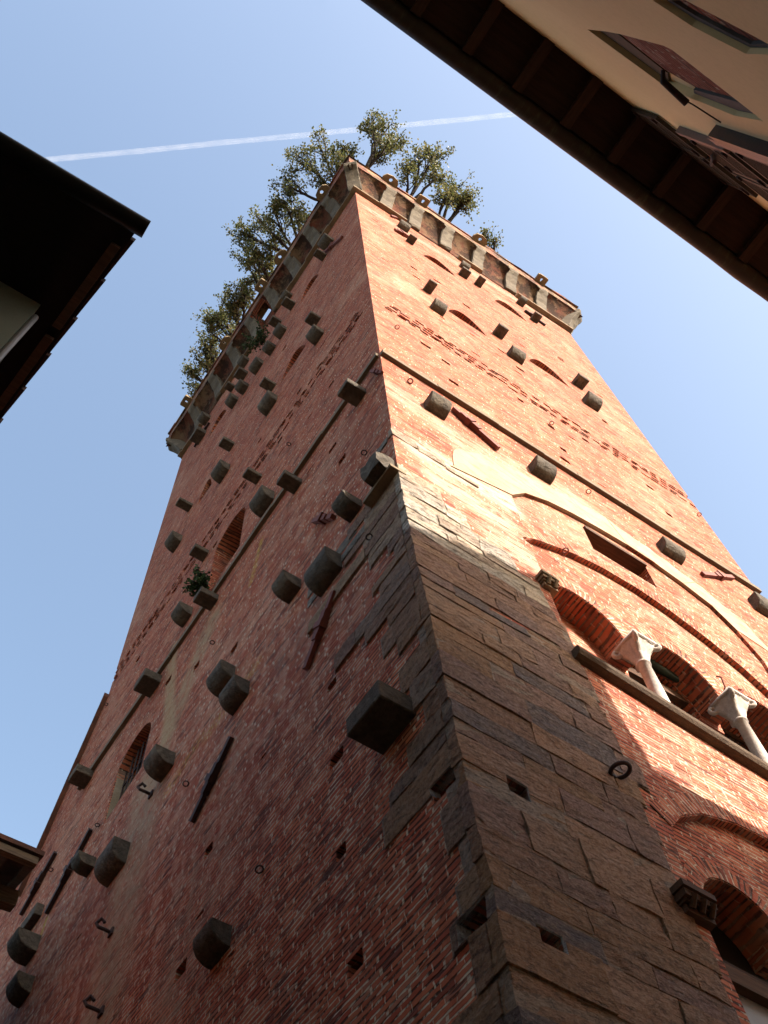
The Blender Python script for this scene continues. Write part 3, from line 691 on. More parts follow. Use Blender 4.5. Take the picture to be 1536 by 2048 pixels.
bm = bmesh.new(); pa, pb = at_y(1255, 1342, .52), at_y(1418, 1430, .52); prism(bm, [Vector((pa.x, y, pa.z+dz)) for y, dz in ((.52, 0), (.62, 0), (.62, .16), (.52, .16))], [Vector((pb.x, y, pb.z+dz)) for y, dz in ((.52, 0), (.62, 0), (.62, .16), (.52, .16))]); bevel(bm, .02, 2); finish('blind_box', bm, MB['wood_brown'], tower, warp)
bm = bmesh.new(); pa, pb = at_y(1285, 1318, .42), at_y(1398, 1386, .42); tube(bm, [pa, pb], .06, 14); finish('roller_blind', bm, MB['green'], tower, warp, True)
bm = bmesh.new(); prism(bm, [Vector((3.64, a, 11.36+SLP(3.64)+b)) for a, b in ((.22, 0), (.68, 0), (.68, .05), (.22, .05))], [Vector((6.97, a, 11.36+SLP(6.97)+b)) for a, b in ((.22, 0), (.68, 0), (.68, .05), (.22, .05))]); finish('inner_sill', bm, MB['cement'], tower, warp)
# moulded impost blocks beside the two windows
def impost(A, B, h, d, mat):
    (ua, za), (ub, zb) = on_right(*A), on_right(*B); z = (za+zb)/2; bm = bmesh.new()
    for i, (dz0, dz1, dd) in enumerate(((0, .3, .45), (.3, .42, .65), (.42, .72, .85), (.72, 1., 1.))):
        fprism(bm, 'R', [(ua-.02*i, z+dz0*h), (ub, z+dz0*h), (ub, z+dz1*h-.002), (ua-.02*i, z+dz1*h-.002)], dd*d, -.14)
    n = int((ub-ua)/.09)
    for i in range(n):
        uu = ua+(i+.5)*(ub-ua)/n; tube(bm, [face3('R', uu, z+.16*h, d*.5), face3('R', uu, z+.55*h, d*.92)], .03, 8)
    bevel(bm, .008); finish('impost', bm, mat, tower, warp)
impost((1082, 1170), (1113, 1195), .22, .14, MB['ledge'])
impost((1365, 1835), (1420, 1860), .24, .17, MB['wood_brown'])
# lower window: timber frame, and a pane with the sky's reflection put into its grey
fr = win_frame(2.5, 4.88, 4.6, 7.7, .34, MB['wood_dark'], .10, 1, False)
bm = bmesh.new(); box(bm, (2.5, .31, 7.44), (4.88, .46, 7.62)); finish('lintel_beam', bm, MB['wood_brown'], tower, warp)
bm = bmesh.new(); box(bm, (2.56, .40, 4.6), (4.85, .42, 7.44)); finish('window_pane', bm, MB['pale_grey'], tower, warp)
bm = bmesh.new(); box(bm, (2.5, .505, 7.62), (4.88, .54, 8.45)); finish('shade_panel', bm, MB['inner_shade'], tower, warp)  # dark sheet in place of the shaded interior
bm = bmesh.new(); box(bm, (su0+.01, .012, sz1-.10), (su1-.01, .53, sz1-.004)); finish('lintel_beam', bm, MB['wood_brown'], tower, warp)
# barred window and open arch on the shaded side
bm = bmesh.new()
for i in range(7): tube(bm, [face3('L', 7.72+i*.2, 15.7, -.16), face3('L', 7.72+i*.2, 17.35, -.16)], .014, 6)
for zz in (16.1, 16.7): tube(bm, [face3('L', 7.6, zz, -.16), face3('L', 9.0, zz, -.16)], .014, 6)
finish('window_bars', bm, MB['iron_dark'], tower, warp)
bm = bmesh.new(); box(bm, (.33, 7.64, 15.8), (.37, 8.95, 17.3)); finish('shade_panel', bm, MB['inner_shade'], tower, warp)
bm = bmesh.new(); box(bm, (.02, 8.945, 15.8), (.33, 8.965, 16.9)); finish('plaster_jamb', bm, MB['cream'], tower, warp)
bm = bmesh.new(); box(bm, (1.02, 4.87, 19.5), (1.08, 6.13, 21.6)); finish('shade_panel', bm, MB['inner_shade'], tower, warp)  # dark sheet closing the recess, shade put into its colour

# --- head of the tower: ledge, curved brackets, coves, parapet, pierced lugs
OV = .56
course('stone_ledge', 'R', -.16, W+.1, 36.72, 36.86, .16, MB['ledge'], 1.2, [(2.35, 3.55), (5.3, 6.5)], .03)
course('stone_ledge', 'L', .0, D+.1, 36.72, 36.86, .16, MB['ledge'], 1.2, [(3.4, 4.2), (5.2, 6.0), (8.5, 9.6)], .03)
ZP = 38.35
def console(base, n, wd=.47, L=1.0, ext=OV):
    """carved bracket that leans out under the parapet"""
    side = Vector((-n.y, n.x, 0)); e = ext*L
    prof = [(-.2, 36.86), (.10, 36.86), (.15, 36.95), (e*.45, 37.45), (e*.8, 37.9), (e*.98, 38.05), (e*1.06, 38.18), (e*1.06, ZP), (-.2, ZP)]
    bm = bmesh.new(); prism(bm, [base-side*wd/2+n*d+Vector((0, 0, z)) for d, z in prof], [base+side*wd/2+n*d+Vector((0, 0, z)) for d, z in prof])
    bmesh.ops.recalc_face_normals(bm, faces=bm.faces[:]); bevel(bm, .02, 1)
    bmesh.ops.subdivide_edges(bm, edges=[e for e in bm.edges if e.calc_length() > .3], cuts=2, use_grid_fill=True)
    for v in bm.verts: v.co += Vector([rng.gauss(0, .006) for _ in range(3)])
    return finish('console', bm, MB['stone_old'], tower, warp)
UR = [1.14, 2.30, 3.60, 4.95, 6.40, 7.75]
UL = [.95, 2.15, 3.40, 4.75, 6.05, 7.35, 8.65, 10.1]
for u in UR: console(Vector((u, 0, 0)), Vector((0, -1, 0)))
for u in UL: console(Vector((0, u, 0)), Vector((-1, 0, 0)))
q2 = math.sqrt(.5)
console(Vector((.03, .03, 0)), Vector((-q2, -q2, 0)), .46, 1.38); console(Vector((W-.03, .03, 0)), Vector((q2, -q2, 0)), .46, 1.38); console(Vector((.03, D-.03, 0)), Vector((-q2, q2, 0)), .46, 1.38)
def cove(face, a, b, wa, wb, hole=False):
    """vault between two brackets, curving out from the wall to the parapet"""
    bm = bmesh.new(); NS, NT_ = 14, 10; rows = []
    for j in range(NT_+1):
        t = j/NT_; rw = []
        for i in range(NS+1):
            sft = i/NS; d = .02+OV*(1-math.cos(t*math.pi/2))*1.0; z = 36.8+1.12*math.sin(t*math.pi/2)+.36*math.sin(math.pi*sft)**.7*t**1.5
            uu = a+(b-a)*sft+(wa*(1-sft)+wb*sft)*d*1.0
            rw.append(bm.verts.new(face3(face, uu, z, d)))
        rows.append(rw)
    for j in range(NT_):
        for i in range(NS):
            if hole and 3 <= i <= 10 and 2 <= j <= 7: continue
            bm.faces.new((rows[j][i], rows[j][i+1], rows[j+1][i+1], rows[j+1][i]))
    geom = bmesh.ops.solidify(bm, geom=bm.faces[:], thickness=.10 if not hole else .16)
    return finish('cove', bm, MB['cove'] if not hole else MB['brick_plain'], tower, warp, True)
URf = [0]+UR+[W]; ULf = [0]+UL+[D]
for i in range(len(URf)-1): cove('R', URf[i]+(.19 if i else .05), URf[i+1]-(.19 if i < len(URf)-2 else .05), -1. if i == 0 else 0., 1. if i == len(URf)-2 else 0.)
for i in range(len(ULf)-1): cove('L', ULf[i]+(.19 if i else .05), ULf[i+1]-(.19 if i < len(ULf)-2 else .05), -1. if i == 0 else 0., 1. if i == len(ULf)-2 else 0., i == 4)
bm = bmesh.new(); o_ = OV+.03; i_ = .0
def ringwall(z0, z1, o1, i1):
    for lo, hi in (((-o1, -o1, z0), (W+o1, -i1, z1)), ((-o1, D+i1, z0), (W+o1, D+o1, z1)), ((-o1, -i1, z0), (-i1, D+i1, z1)), ((W+i1, -i1, z0), (W+o1, D+i1, z1))): box(bm, lo, hi)
ringwall(ZP, 39.25, o_, .12); ringwall(39.25, 39.36, o_+.05, .08)
bmesh.ops.subdivide_edges(bm, edges=[e for e in bm.edges if e.calc_length() > 2], cuts=14)
for v in bm.verts: v.co += Vector((rng.gauss(0, .012), rng.gauss(0, .012), rng.gauss(0, .012)))
finish('parapet', bm, MB['cove'], tower, warp)
LUGM = stone_material('lug_stone', (.62, .45, .26), (.46, .33, .19), 4., 30., .6)
def lug(face, q, wd, rd):
    p = at_z(*q, 39.2); u = p.x if face == 'R' else p.y; bm = bmesh.new(); n = 16; out = []; inn = []
    L = .30
    outl = [(-wd/2, -.25), (-wd/2, L*.45), (-wd*.36, L*.85), (0, L), (wd*.36, L*.85), (wd/2, L*.45), (wd/2, -.25)] if rd else [(-wd/2, -.25), (-wd/2, L*.9), (-wd*.4, L), (0, L*1.02), (wd*.4, L), (wd/2, L*.9), (wd/2, -.25)]
    cy_ = L*.45; m = len(outl)
    for zz in (39.12, 39.27):
        A = [bm.verts.new(face3(face, u+a, zz, o_+b)) for a, b in outl]
        B = []
        for a, b in outl:
            t = math.atan2(b-cy_, a); B.append(bm.verts.new(face3(face, u+.07*math.cos(t), zz, o_+cy_+.07*math.sin(t))))
        out.append(A); inn.append(B)
    for i in range(m):
        j = (i+1) % m
        for a, b in ((out[0], inn[0]), (out[1], inn[1]), (out[0], out[1]), (inn[0], inn[1])): bm.faces.new((a[i], a[j], b[j], b[i]))
    finish('pierced_lug', bm, LUGM, tower, warp)
for q, wd, rd in (((779, 348), .62, 1), ((845, 391), .46, 0), ((963, 467), .58, 1), ((1087, 551), .44, 0)): lug('R', q, wd, rd)
for q, wd, rd in (((655, 380), .6, 1), ((570, 512), .62, 1), ((530, 570), .5, 0), ((455, 685), .6, 1), ((375, 803), .46, 0)): lug('L', q, wd, rd)

# ================================================================== TREES ON THE TOP
LEAF_COL = [(r*.9, g*1.0, b*1.0) for r, g, b in [(.11, .115, .04), (.15, .14, .05), (.09, .10, .038), (.18, .15, .06), (.075, .085, .035), (.22, .175, .085)]]
def leaf_mesh(name, pts, size, parent, seed, mat=None):
    r = np.random.default_rng(seed); pts = np.asarray(pts); n = len(pts)
    a = r.normal(size=(n, 3)); a[:, 2] *= .6; a /= np.linalg.norm(a, axis=1)[:, None]
    b = r.normal(size=(n, 3)); b -= (b*a).sum(1)[:, None]*a; b /= np.linalg.norm(b, axis=1)[:, None]
    l = size*r.uniform(.7, 1.35, n)[:, None]; wd = l*.42; c3 = np.cross(a, b)
    V = np.stack([pts, pts+a*l*.5+b*wd+c3*l*.06, pts+a*l*1.05, pts+a*l*.5-b*wd+c3*l*.06], 1).reshape(-1, 3)
    F = np.arange(n*4).reshape(n, 4)
    me = bpy.data.meshes.new(name); me.from_pydata(V.tolist(), [], F.tolist())
    ca = me.color_attributes.new('tint', 'FLOAT_COLOR', 'POINT'); cols = np.array(LEAF_COL)[r.integers(0, len(LEAF_COL), n)]*r.uniform(.8, 1.2, (n, 1))
    full = np.ones((n*4, 4)); full[:, :3] = np.repeat(cols, 4, 0); ca.data.foreach_set('color', full.ravel())
    return link(name, me, parent, [mat or MB['leaf']])
def oak(base, blobs, label, seed, dens=1.0):
    r = random.Random(seed); root = tag(empty('holm_oak', base), label, 'tree', 'holm oaks growing on top of the tower')
    bm = bmesh.new(); B = Vector(base); pts = []
    cen = sum((Vector(b[0]) for b in blobs), Vector())/len(blobs)
    fork = B+(cen-B)*.42+Vector((0, 0, .3))
    fork.x = B.x*.5+fork.x*.5; fork.y = B.y*.5+fork.y*.5
    def limb(p0, p1, r0, r1, bend=.15, n=6):
        L = (p1-p0).length; off = Vector((r.uniform(-1, 1), r.uniform(-1, 1), r.uniform(-.2, 1)))*L*bend
        P = []
        for i in range(n+1):
            t = i/n; P.append(p0.lerp(p1, t)+off*4*t*(1-t)*.5+Vector((r.gauss(0, .02), r.gauss(0, .02), r.gauss(0, .02)))*L*.35*(0 < i < n))
        tube(bm, P, [r0+(r1-r0)*i/n for i in range(n+1)], 7); return P
    limb(B, fork, .13, .10, .08)
    for c, R in blobs:
        c = Vector(c); P = limb(fork, c, .075, .03, .18, 8)
        tips = []
        for k in range(int(16*max(.6, R))):
            d = Vector((r.gauss(0, 1), r.gauss(0, 1), r.gauss(0, .9))).normalized()*R*r.uniform(.6, 1.04)
            st = P[r.randint(4, 8)]; tip = c+d; Q = limb(st, tip, .026, .010, .2, 5); tips.append(tip); tips += [Q[3], Q[4]]
            for kk in range(2):
                t2 = tip+Vector((r.gauss(0, .22), r.gauss(0, .22), r.gauss(0, .22)))*max(.6, R); limb(Q[3], t2, .010, .005, .1, 3); tips.append(t2)
        for tip in tips:
            m = int(r.uniform(7, 18)*dens); sg = r.uniform(.06, .13)
            for _ in range(m): pts.append((tip.x+r.gauss(0, sg), tip.y+r.gauss(0, sg), tip.z+r.gauss(0, sg*.8)))
    finish('trunk', bm, MB['bark'], root, None, True)
    leaf_mesh('crown', pts, .085, root, seed)
def blob(px, py, rp, z):
    c = at_z(px, py, z); return (tuple(c), rp/FPX*(c-Vector((CX, CY, CZ))).length)
ZD = 39.0
oak((.55, .35, ZD), [blob(772, 262, 34, 43.3), blob(745, 246, 20, 43.8), blob(800, 275, 26, 43), blob(770, 300, 26, 42)], 'tallest holm oak, its crown over the near parapet corner crossing the contrail', 11)
oak((.6, 1.6, ZD), [blob(640, 295, 34, 43), blob(600, 325, 32, 42.6), blob(690, 292, 28, 43), blob(575, 372, 28, 42), blob(640, 350, 32, 41.6), blob(672, 330, 22, 41.6)], 'wide holm oak left of the near corner, with a forked dark trunk against the sky', 12)
oak((2.4, .5, ZD), [blob(838, 318, 30, 42.6), blob(872, 308, 22, 43), blob(872, 350, 30, 42), blob(815, 345, 22, 41.4)], 'holm oak over the sunny parapet between the first and second pierced lugs', 13)
oak((4.0, .5, ZD), [blob(905, 375, 28, 42), blob(930, 405, 18, 41.8), blob(890, 395, 24, 41.2), blob(925, 395, 20, 41.8)], 'low spreading holm oak at the right end of the crowns, ending in a thin twig', 14)
oak((.7, 4.0, ZD), [blob(478, 462, 22, 42.4), blob(515, 440, 26, 42.4), blob(550, 430, 30, 42), blob(590, 418, 28, 41.6), blob(565, 400, 24, 42), blob(600, 450, 24, 41), blob(545, 470, 24, 41.4)], 'holm oak reaching furthest left with a long bare bough over the shaded parapet', 15)
oak((.7, 6.0, ZD), [blob(487, 500, 22, 42), blob(512, 520, 24, 41), blob(540, 505, 26, 41.5), blob(505, 545, 26, 41.5), blob(482, 582, 24, 41.6), blob(530, 540, 22, 41)], 'dark holm oak above the open arch of the shaded parapet', 16)
oak((.7, 8.4, ZD), [blob(440, 612, 28, 42), blob(470, 600, 26, 41), blob(490, 590, 22, 41), blob(455, 648, 30, 41.5), blob(428, 672, 26, 42), blob(475, 625, 24, 41), blob(425, 640, 20, 42)], 'dense yellow green holm oak second from the far left end of the parapet', 17)
oak((.7, 10.4, ZD), [blob(402, 722, 24, 42), blob(378, 745, 14, 42), blob(392, 775, 20, 41.5), blob(425, 715, 22, 41.5), blob(415, 690, 18, 42)], 'small dark holm oak at the far left end of the parapet', 18)
oak((6.4, .5, ZD), [blob(970, 463, 8, 41.4), blob(990, 484, 9, 41.0)], 'tiny tuft of holm oak peeping over the sunny parapet beside a round pierced lug', 19, .35)
def wall_plant(q, label, seed, sz, droop):
    u, z = on_left(*q); p = warp(face3('L', u, z, .12)); root = tag(empty('wall_plant', p), label, 'plant'); r = random.Random(seed); bm = bmesh.new(); pts = []
    for k in range(12):
        e = p+Vector((-r.uniform(.1, .5), r.uniform(-.6, .5), r.uniform(-droop, .5)))*sz; m_ = (p+e)/2+Vector((0, 0, .12*sz)); tube(bm, [p, m_, e], .008, 5)
        for _ in range(46):
            t = r.uniform(.15, 1); c = p.lerp(m_, t*2) if t < .5 else m_.lerp(e, t*2-1); pts.append(tuple(c+Vector((r.gauss(0, .04), r.gauss(0, .04), r.gauss(0, .04)))))
    finish('stem', bm, MB['bark'], root); o = leaf_mesh('foliage', pts, .07, root, seed, GREEN)
s = NT('weed_leaf'); s.col((.06, .11, .04)); GREEN = s.m
wall_plant((533, 690), 'trailing green weed growing under the parapet on the shaded wall', 31, 1.3, 1.0)
wall_plant((420, 1185), 'small green weed on a square bracket below the arched opening', 32, .8, .2)

# ================================================================== HOUSE ACROSS THE STREET (upper right)
house = tag(empty('plastered_house', (0, -5, 0)), 'ochre plastered house with deep dark timber eaves and a long gutter overhead', 'house')
YF = -5.01; HE = 12.5; X0, X1 = -14., 9.
def P(px, py): q = at_y(px, py, YF); return q.x, q.z
def zq(x, y): return P(1100+x/3.523, y/3.523)
bm = bmesh.new(); box(bm, (X0, -13, 0), (X1, YF, HE-.05)); hw = finish('wall', bm, MB['facade'], house)
def cutF(obj, items):
    bm = bmesh.new()
    for pts, dep in items: prism(bm, [Vector((x, YF+.2, z)) for x, z in pts], [Vector((x, YF-dep, z)) for x, z in pts])
    bmesh.ops.recalc_face_normals(bm, faces=bm.faces[:]); me = bpy.data.meshes.new('cut'); bm.to_mesh(me); bm.free(); c = bpy.data.objects.new('cut', me); C.objects.link(c)
    m = obj.modifiers.new('b', 'BOOLEAN'); m.solver = 'EXACT'; m.object = c; dg = bpy.context.evaluated_depsgraph_get(); me2 = bpy.data.meshes.new_from_object(obj.evaluated_get(dg)); obj.modifiers.clear(); obj.data = me2
    bpy.data.objects.remove(c); bpy.data.meshes.remove(me)
patch1 = [zq(*q) for q in ((262, 207), (395, 222), (500, 242), (800, 322), (858, 350), (1180, 600), (1505, 855), (1300, 815), (990, 690), (820, 615))]
patch2 = [zq(*q) for q in ((720, 0), (950, 0), (1200, 130), (1400, 235), (1536, 310), (1536, 385), (1380, 380), (1000, 185))]
cutF(hw, [(patch1, .06), (patch2, .06)])
hw.data.materials.clear(); hw.data.materials.append(MB['facade'])
def inset(name, pts, d0, mat):
    bm = bmesh.new(); prism(bm, [Vector((x, YF-d0, z)) for x, z in pts], [Vector((x, YF-.0595, z)) for x, z in pts]); return finish(name, bm, mat, house)
inset('brick_panel', [zq(*q) for q in ((395, 226), (500, 246), (800, 325), (858, 353), (1395, 770), (1300, 745), (990, 655), (800, 545), (750, 508))], .045, brick_material('dark_brick', False, .6))
inset('olive_reveal', [zq(*q) for q in ((268, 210), (390, 228), (745, 508), (800, 550), (812, 608))], .04, MB['olive'])
inset('cement_ledge', [zq(*q) for q in ((990, 660), (1300, 750), (1400, 775), (1490, 848), (1300, 808), (995, 685))], .03, MB['cement'])
inset('brick_panel', [zq(*q) for q in ((770, 4), (945, 4), (1200, 134), (1400, 239), (1530, 315), (1530, 345), (1380, 350), (1000, 150))], .045, brick_material('dark_brick_low', False, .6))
inset('cement_ledge', [zq(*q) for q in ((735, 4), (765, 6), (1000, 155), (1380, 355), (1530, 350), (1530, 380), (1380, 376), (1000, 180))], .03, MB['cement'])
# eaves: boarded soffit, rafters, gutter, tiled roof
slope = .30
bm = bmesh.new(); ye = -4.34
prism(bm, [Vector((X0, ye, HE)), Vector((X1, ye-.06, HE)), Vector((X1, -9, HE+1.4)), Vector((X0, -9, HE+1.4))], [Vector((X0, ye, HE+.06)), Vector((X1, ye-.06, HE+.06)), Vector((X1, -9, HE+1.46)), Vector((X0, -9, HE+1.46))])
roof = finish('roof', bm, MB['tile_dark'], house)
bm = bmesh.new()
box(bm, (X0, YF+.002, HE-.06), (X1, ye-.16, HE-.02)); soff = finish('soffit', bm, MB['wood_dark'], house)
RAFM = wood('rafter_timber', (.12, .06, .035), (.07, .036, .022), 1)
for x in [-2.38+.6*i for i in range(-6, 12)]:
    bm = bmesh.new(); prism(bm, [Vector((x-.055, YF, HE-.16)), Vector((x+.055, YF, HE-.16)), Vector((x+.055, ye-.14, HE-.13)), Vector((x-.055, ye-.14, HE-.13))], [Vector((x-.055, YF, HE-.061)), Vector((x+.055, YF, HE-.061)), Vector((x+.055, ye-.14, HE-.061)), Vector((x-.055, ye-.14, HE-.061))])
    bevel(bm, .01); finish('rafter', bm, RAFM, soff)
bm = bmesh.new(); n = 10
for i in range(46):
    xa, xb = X0+(X1-X0)*i/46, X0+(X1-X0)*(i+1)/46
def halfpipe(bm, p0, p1, r, t=.006, seg=12, nl=60):
    rows = []
    for i in range(nl+1):
        c = Vector(p0).lerp(Vector(p1), i/nl); rr = r*(1.09 if i % 20 == 0 else 1.0)
        rows.append([[bm.verts.new(c+Vector((0, q*math.cos(math.pi*k/seg), -q*math.sin(math.pi*k/seg)))) for k in range(seg+1)] for q in (rr, rr-t)])
    for a, b in zip(rows, rows[1:]):
        for l in range(2):
            for k in range(seg): bm.faces.new((a[l][k], a[l][k+1], b[l][k+1], b[l][k]))
        for k in (0, seg): bm.faces.new((a[0][k], b[0][k], b[1][k], a[1][k]))
bm.free(); bm = bmesh.new(); halfpipe(bm, (X0, ye-.02, HE-.0), (X1, ye-.08, HE-.0), .095)
s = NT('streaked_gutter'); c = s.mix(s.ramp(s.noise(2., 6., .75, s.scale(5, 1, 1)), .5, .72), (.075, .055, .04), (.13, .14, .085)); s.col(s.mix(s.ramp(s.noise(3., 4.), .4, .7, 0., .6), c, (.05, .036, .028))); s.b.inputs['Roughness'].default_value = .55; s.bump(s.noise(30., 4.), .3, .01)
finish('gutter', bm, s.m, house, None, True)
# shutters
def shutter(o, ax, ay, wd, h, mat, fr, slats=22, t=.035):
    """louvred leaf: origin o (bottom corner), ax along its width, thickness along ay"""
    bm = bmesh.new(); o, ax, ay = Vector(o), Vector(ax).normalized(), Vector(ay).normalized(); zz = Vector((0, 0, 1))
    def bx(u0, u1, v0, v1, d0, d1, tilt=0):
        f = lambda u, v, d: o+ax*u+zz*v+ay*d
        prism(bm, [f(u0, v0, d0), f(u1, v0, d0), f(u1, v0+tilt, d1), f(u0, v0+tilt, d1)], [f(u0, v1, d0), f(u1, v1, d0), f(u1, v1+tilt, d1), f(u0, v1+tilt, d1)])
    e = .055
    bx(0, e, 0, h, 0, t); bx(wd-e, wd, 0, h, 0, t); bx(e, wd-e, 0, e, 0, t); bx(e, wd-e, h-e, h, 0, t); bx(e, wd-e, h*.5-e*.5, h*.5+e*.5, .002, t-.002)
    sh = finish('shutter', bm, fr, house)
    bm = bmesh.new()
    for i in range(slats):
        v = e+(h-2*e)*i/slats
        if abs(v+.02-h*.5) < .05: continue
        bx(e, wd-e, v, v+.012, .004, t-.004, .02)
    finish('louvre', bm, mat, sh)
    for v in (h*.15, h*.85):
        bm = bmesh.new(); bx(wd*.02, wd*.12, v-.025, v+.025, t, t+.02); finish('hinge', bm, MB['iron_dark'], sh)
        bm = bmesh.new(); bx(wd*.8, wd*.96, v-.02, v+.02, t, t+.015); finish('hinge', bm, MB['iron_dark'], sh)
    return sh
shutter((-.74, YF+.012, 11.50), (1, 0, 0), (0, 1, 0), .62, .86, MB['shutter'], MB['shutter'])
shutter((-.10, YF+.012, 11.50), (1, 0, 0), (0, 1, 0), .62, .86, MB['shutter'], MB['shutter'])
shutter((-.56, YF+.015, 9.95), (1, 0, 0), (0, 1, 0), .50, 1.1, MB['shutter'], MB['shutter'])
shutter((-.02, YF+.015, 9.95), (1, 0, 0), (0, 1, 0), .50, 1.1, MB['shutter'], MB['shutter'])
shutter((-.70, YF+.015, 8.35), (1, 0, 0), (0, 1, 0), .55, 1.35, MB['shutter'], MB['shutter'])
def jamb(x0, x1, z0, z1, d, mat):
    bm = bmesh.new(); box(bm, (x0, YF-.01, z0), (x1, YF+d, z1)); bevel(bm, .008); finish('window_jamb', bm, MB[mat], house)
jamb(-.64, -.585, 9.9, 11.12, .06, 'pink'); jamb(-.83, -.74, 8.2, 9.82, .07, 'pink'); jamb(-.97, -.87, 8.1, 9.45, .09, 'blueblack')
bm = bmesh.new(); xa, za = zq(1165, 1105); xb, zb = zq(1220, 1000)
tube(bm, [(xa, YF-.02, za), (xa+.02, YF+.07, za), (xb, YF+.12, zb), (xb, YF+.16, zb-.12)], .018, 8); finish('shutter_catch', bm, MB['iron_dark'], house)
bm = bmesh.new(); a, b, c_ = zq(775, 520), zq(990, 690), zq(1215, 850)
tube(bm, [(a[0], YF-.03, a[1]), (a[0]+.05, YF+.025, a[1]), (b[0], YF+.04, b[1])], [.014, .022, .026], 12); tube(bm, [(b[0], YF+.03, b[1]), (b[0]+.02, YF+.03, b[1]-.06), (c_[0], YF+.015, c_[1])], .006, 6)
finish('lamp_arm', bm, MB['iron_dark'], house)
# unseen storey shaped for the tower's stepped shadow; tall end added to shade alley house
bm = bmesh.new(); prof = [(-12, 12.5), (-12, 20.5), (1.3, 20.5), (1.4, 17.0), (1.9, 17.17), (2.44, 17.37), (2.93, 17.5), (3.1, 17.68), (3.5, 17.72), (3.7, 17.95), (4.0, 17.92), (4.57, 18.26), (4.72, 17.9), (4.80, 16.9), (4.92, 16.2), (4.97, 15.3), (5.08, 14.9), (5.1, 12.5)]
prism(bm, [Vector((x, -7.5, z)) for x, z in prof], [Vector((x, -9.5, z)) for x, z in prof]); finish('shadow_storey', bm, MB['facade'], house)

# ================================================================== HOUSE ACROSS THE ALLEY (left, dark eaves)
left = tag(empty('alley_house', (-6, 2, 0)), 'grey green plastered house with black gutter and stepped tile edge against the sky', 'house')
ZL = 12.5; g1 = at_z(280, 452, ZL); g0 = g1+(at_z(0, 287, ZL)-g1)*5; ve = at_z(0, 835, ZL+1.0); vd = (ve-g1); ve2 = g1+vd*2.6
rise = Vector((0, 0, .10)); wc = at_z(85, 606, ZL+.42)
# walls follow the corner seen under the eaves
bm = bmesh.new(); dirx = Vector((-1, .02, 0)); diry = Vector((vd.x, vd.y, 0)).normalized()
c0 = Vector((wc.x, wc.y, 0)); A_ = c0+dirx*9; B_ = c0+diry*9
top = ZL+.35
prism(bm, [Vector((p.x, p.y, 0)) for p in (c0, B_, A_+diry*9, A_)], [Vector((p.x, p.y, top+(.31*(p-c0).dot(diry)))) for p in (c0, B_, A_+diry*9, A_)])
finish('wall', bm, MB['greenish'], left)
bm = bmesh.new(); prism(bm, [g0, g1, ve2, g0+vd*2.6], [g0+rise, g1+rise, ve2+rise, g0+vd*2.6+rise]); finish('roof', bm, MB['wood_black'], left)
bm = bmesh.new(); n = 12
for i in range(n):
    a = g1+vd*(i/5.2+.06); b = g1+vd*((i+1)/5.2+.07); s_ = Vector((.022-.0*i, 0, 0)); k_ = Vector((.05+.028*0, .0, .0))
    for off in (.0,):
        prism(bm, [a+Vector((-.25, 0, .02)), a+Vector((.045, 0, .02)), b+Vector((.02, 0, .10)), b+Vector((-.25, 0, .10))], [a+Vector((-.25, 0, .13)), a+Vector((.045, 0, .13)), b+Vector((.02, 0, .21)), b+Vector((-.25, 0, .21))])
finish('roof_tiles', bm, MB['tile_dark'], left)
bm = bmesh.new(); halfpipe(bm, g0+Vector((0, -.02, .02)), g1+Vector((.07, -.0, .02)), .10, .006, 12, 30); e_ = g1+Vector((.07, 0, .02))
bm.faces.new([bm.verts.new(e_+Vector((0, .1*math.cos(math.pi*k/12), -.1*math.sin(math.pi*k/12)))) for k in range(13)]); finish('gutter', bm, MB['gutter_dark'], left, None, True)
bm = bmesh.new(); tube(bm, [c0+Vector((.03, .06, 0)), c0+Vector((.03, .06, ZL+.1))], .035, 10); finish('downpipe', bm, MB['pale_grey'], left)
for i in range(5):
    a = g1+vd*(.1+i*.45)+Vector((-.13, 0, -.02)); bm = bmesh.new(); prism(bm, [a, a+Vector((.1, .0, 0)), a+Vector((.1, .0, 0))+vd*.4, a+vd*.4], [p+Vector((0, 0, -.07)) for p in (a, a+Vector((.1, .0, 0)), a+Vector((.1, .0, 0))+vd*.4, a+vd*.4)]); finish('verge_board', bm, MB['wood_brown'], left)

# ================================================================== LOW TIMBER EAVES (bottom left) and the wing behind the tower
low = tag(empty('timber_eave_house', (-3, 9.5, 0)), 'low house with rough timber eaves and red tiles wedged against the tower wall', 'house')
ZE = 14.2; a0 = at_z(88, 1712, ZE); b0 = at_z(48, 1803, ZE-.15)
bm = bmesh.new(); box(bm, (-9, a0.y+1.1, 0), (a0.x-.35, 16, ZE-.3)); finish('wall', bm, MB['brick_plain'], low)
bm = bmesh.new(); prism(bm, [Vector((-9, a0.y, ZE)), Vector((a0.x, a0.y, ZE)), Vector((a0.x, a0.y+4, ZE+1.1)), Vector((-9, a0.y+4, ZE+1.1))], [Vector((-9, a0.y, ZE+.09)), Vector((a0.x, a0.y, ZE+.09)), Vector((a0.x, a0.y+4, ZE+1.19)), Vector((-9, a0.y+4, ZE+1.19))]); finish('roof', bm, MB['tile'], low)
bm = bmesh.new(); box(bm, (-9, a0.y+.05, ZE-.16), (a0.x-.05, a0.y+.17, ZE-.02)); bevel(bm, .015); finish('fascia_beam', bm, MB['wood_grey'], low)
bm = bmesh.new(); box(bm, (-9, a0.y+.72, ZE-.42), (a0.x-.02, a0.y+.95, ZE-.15)); bevel(bm, .03)
bmesh.ops.subdivide_edges(bm, edges=[e for e in bm.edges if e.calc_length() > 1], cuts=30)
for v in bm.verts: v.co += Vector((0, rng.gauss(0, .012), rng.gauss(0, .012)))
finish('purlin_beam', bm, MB['wood_grey'], low)
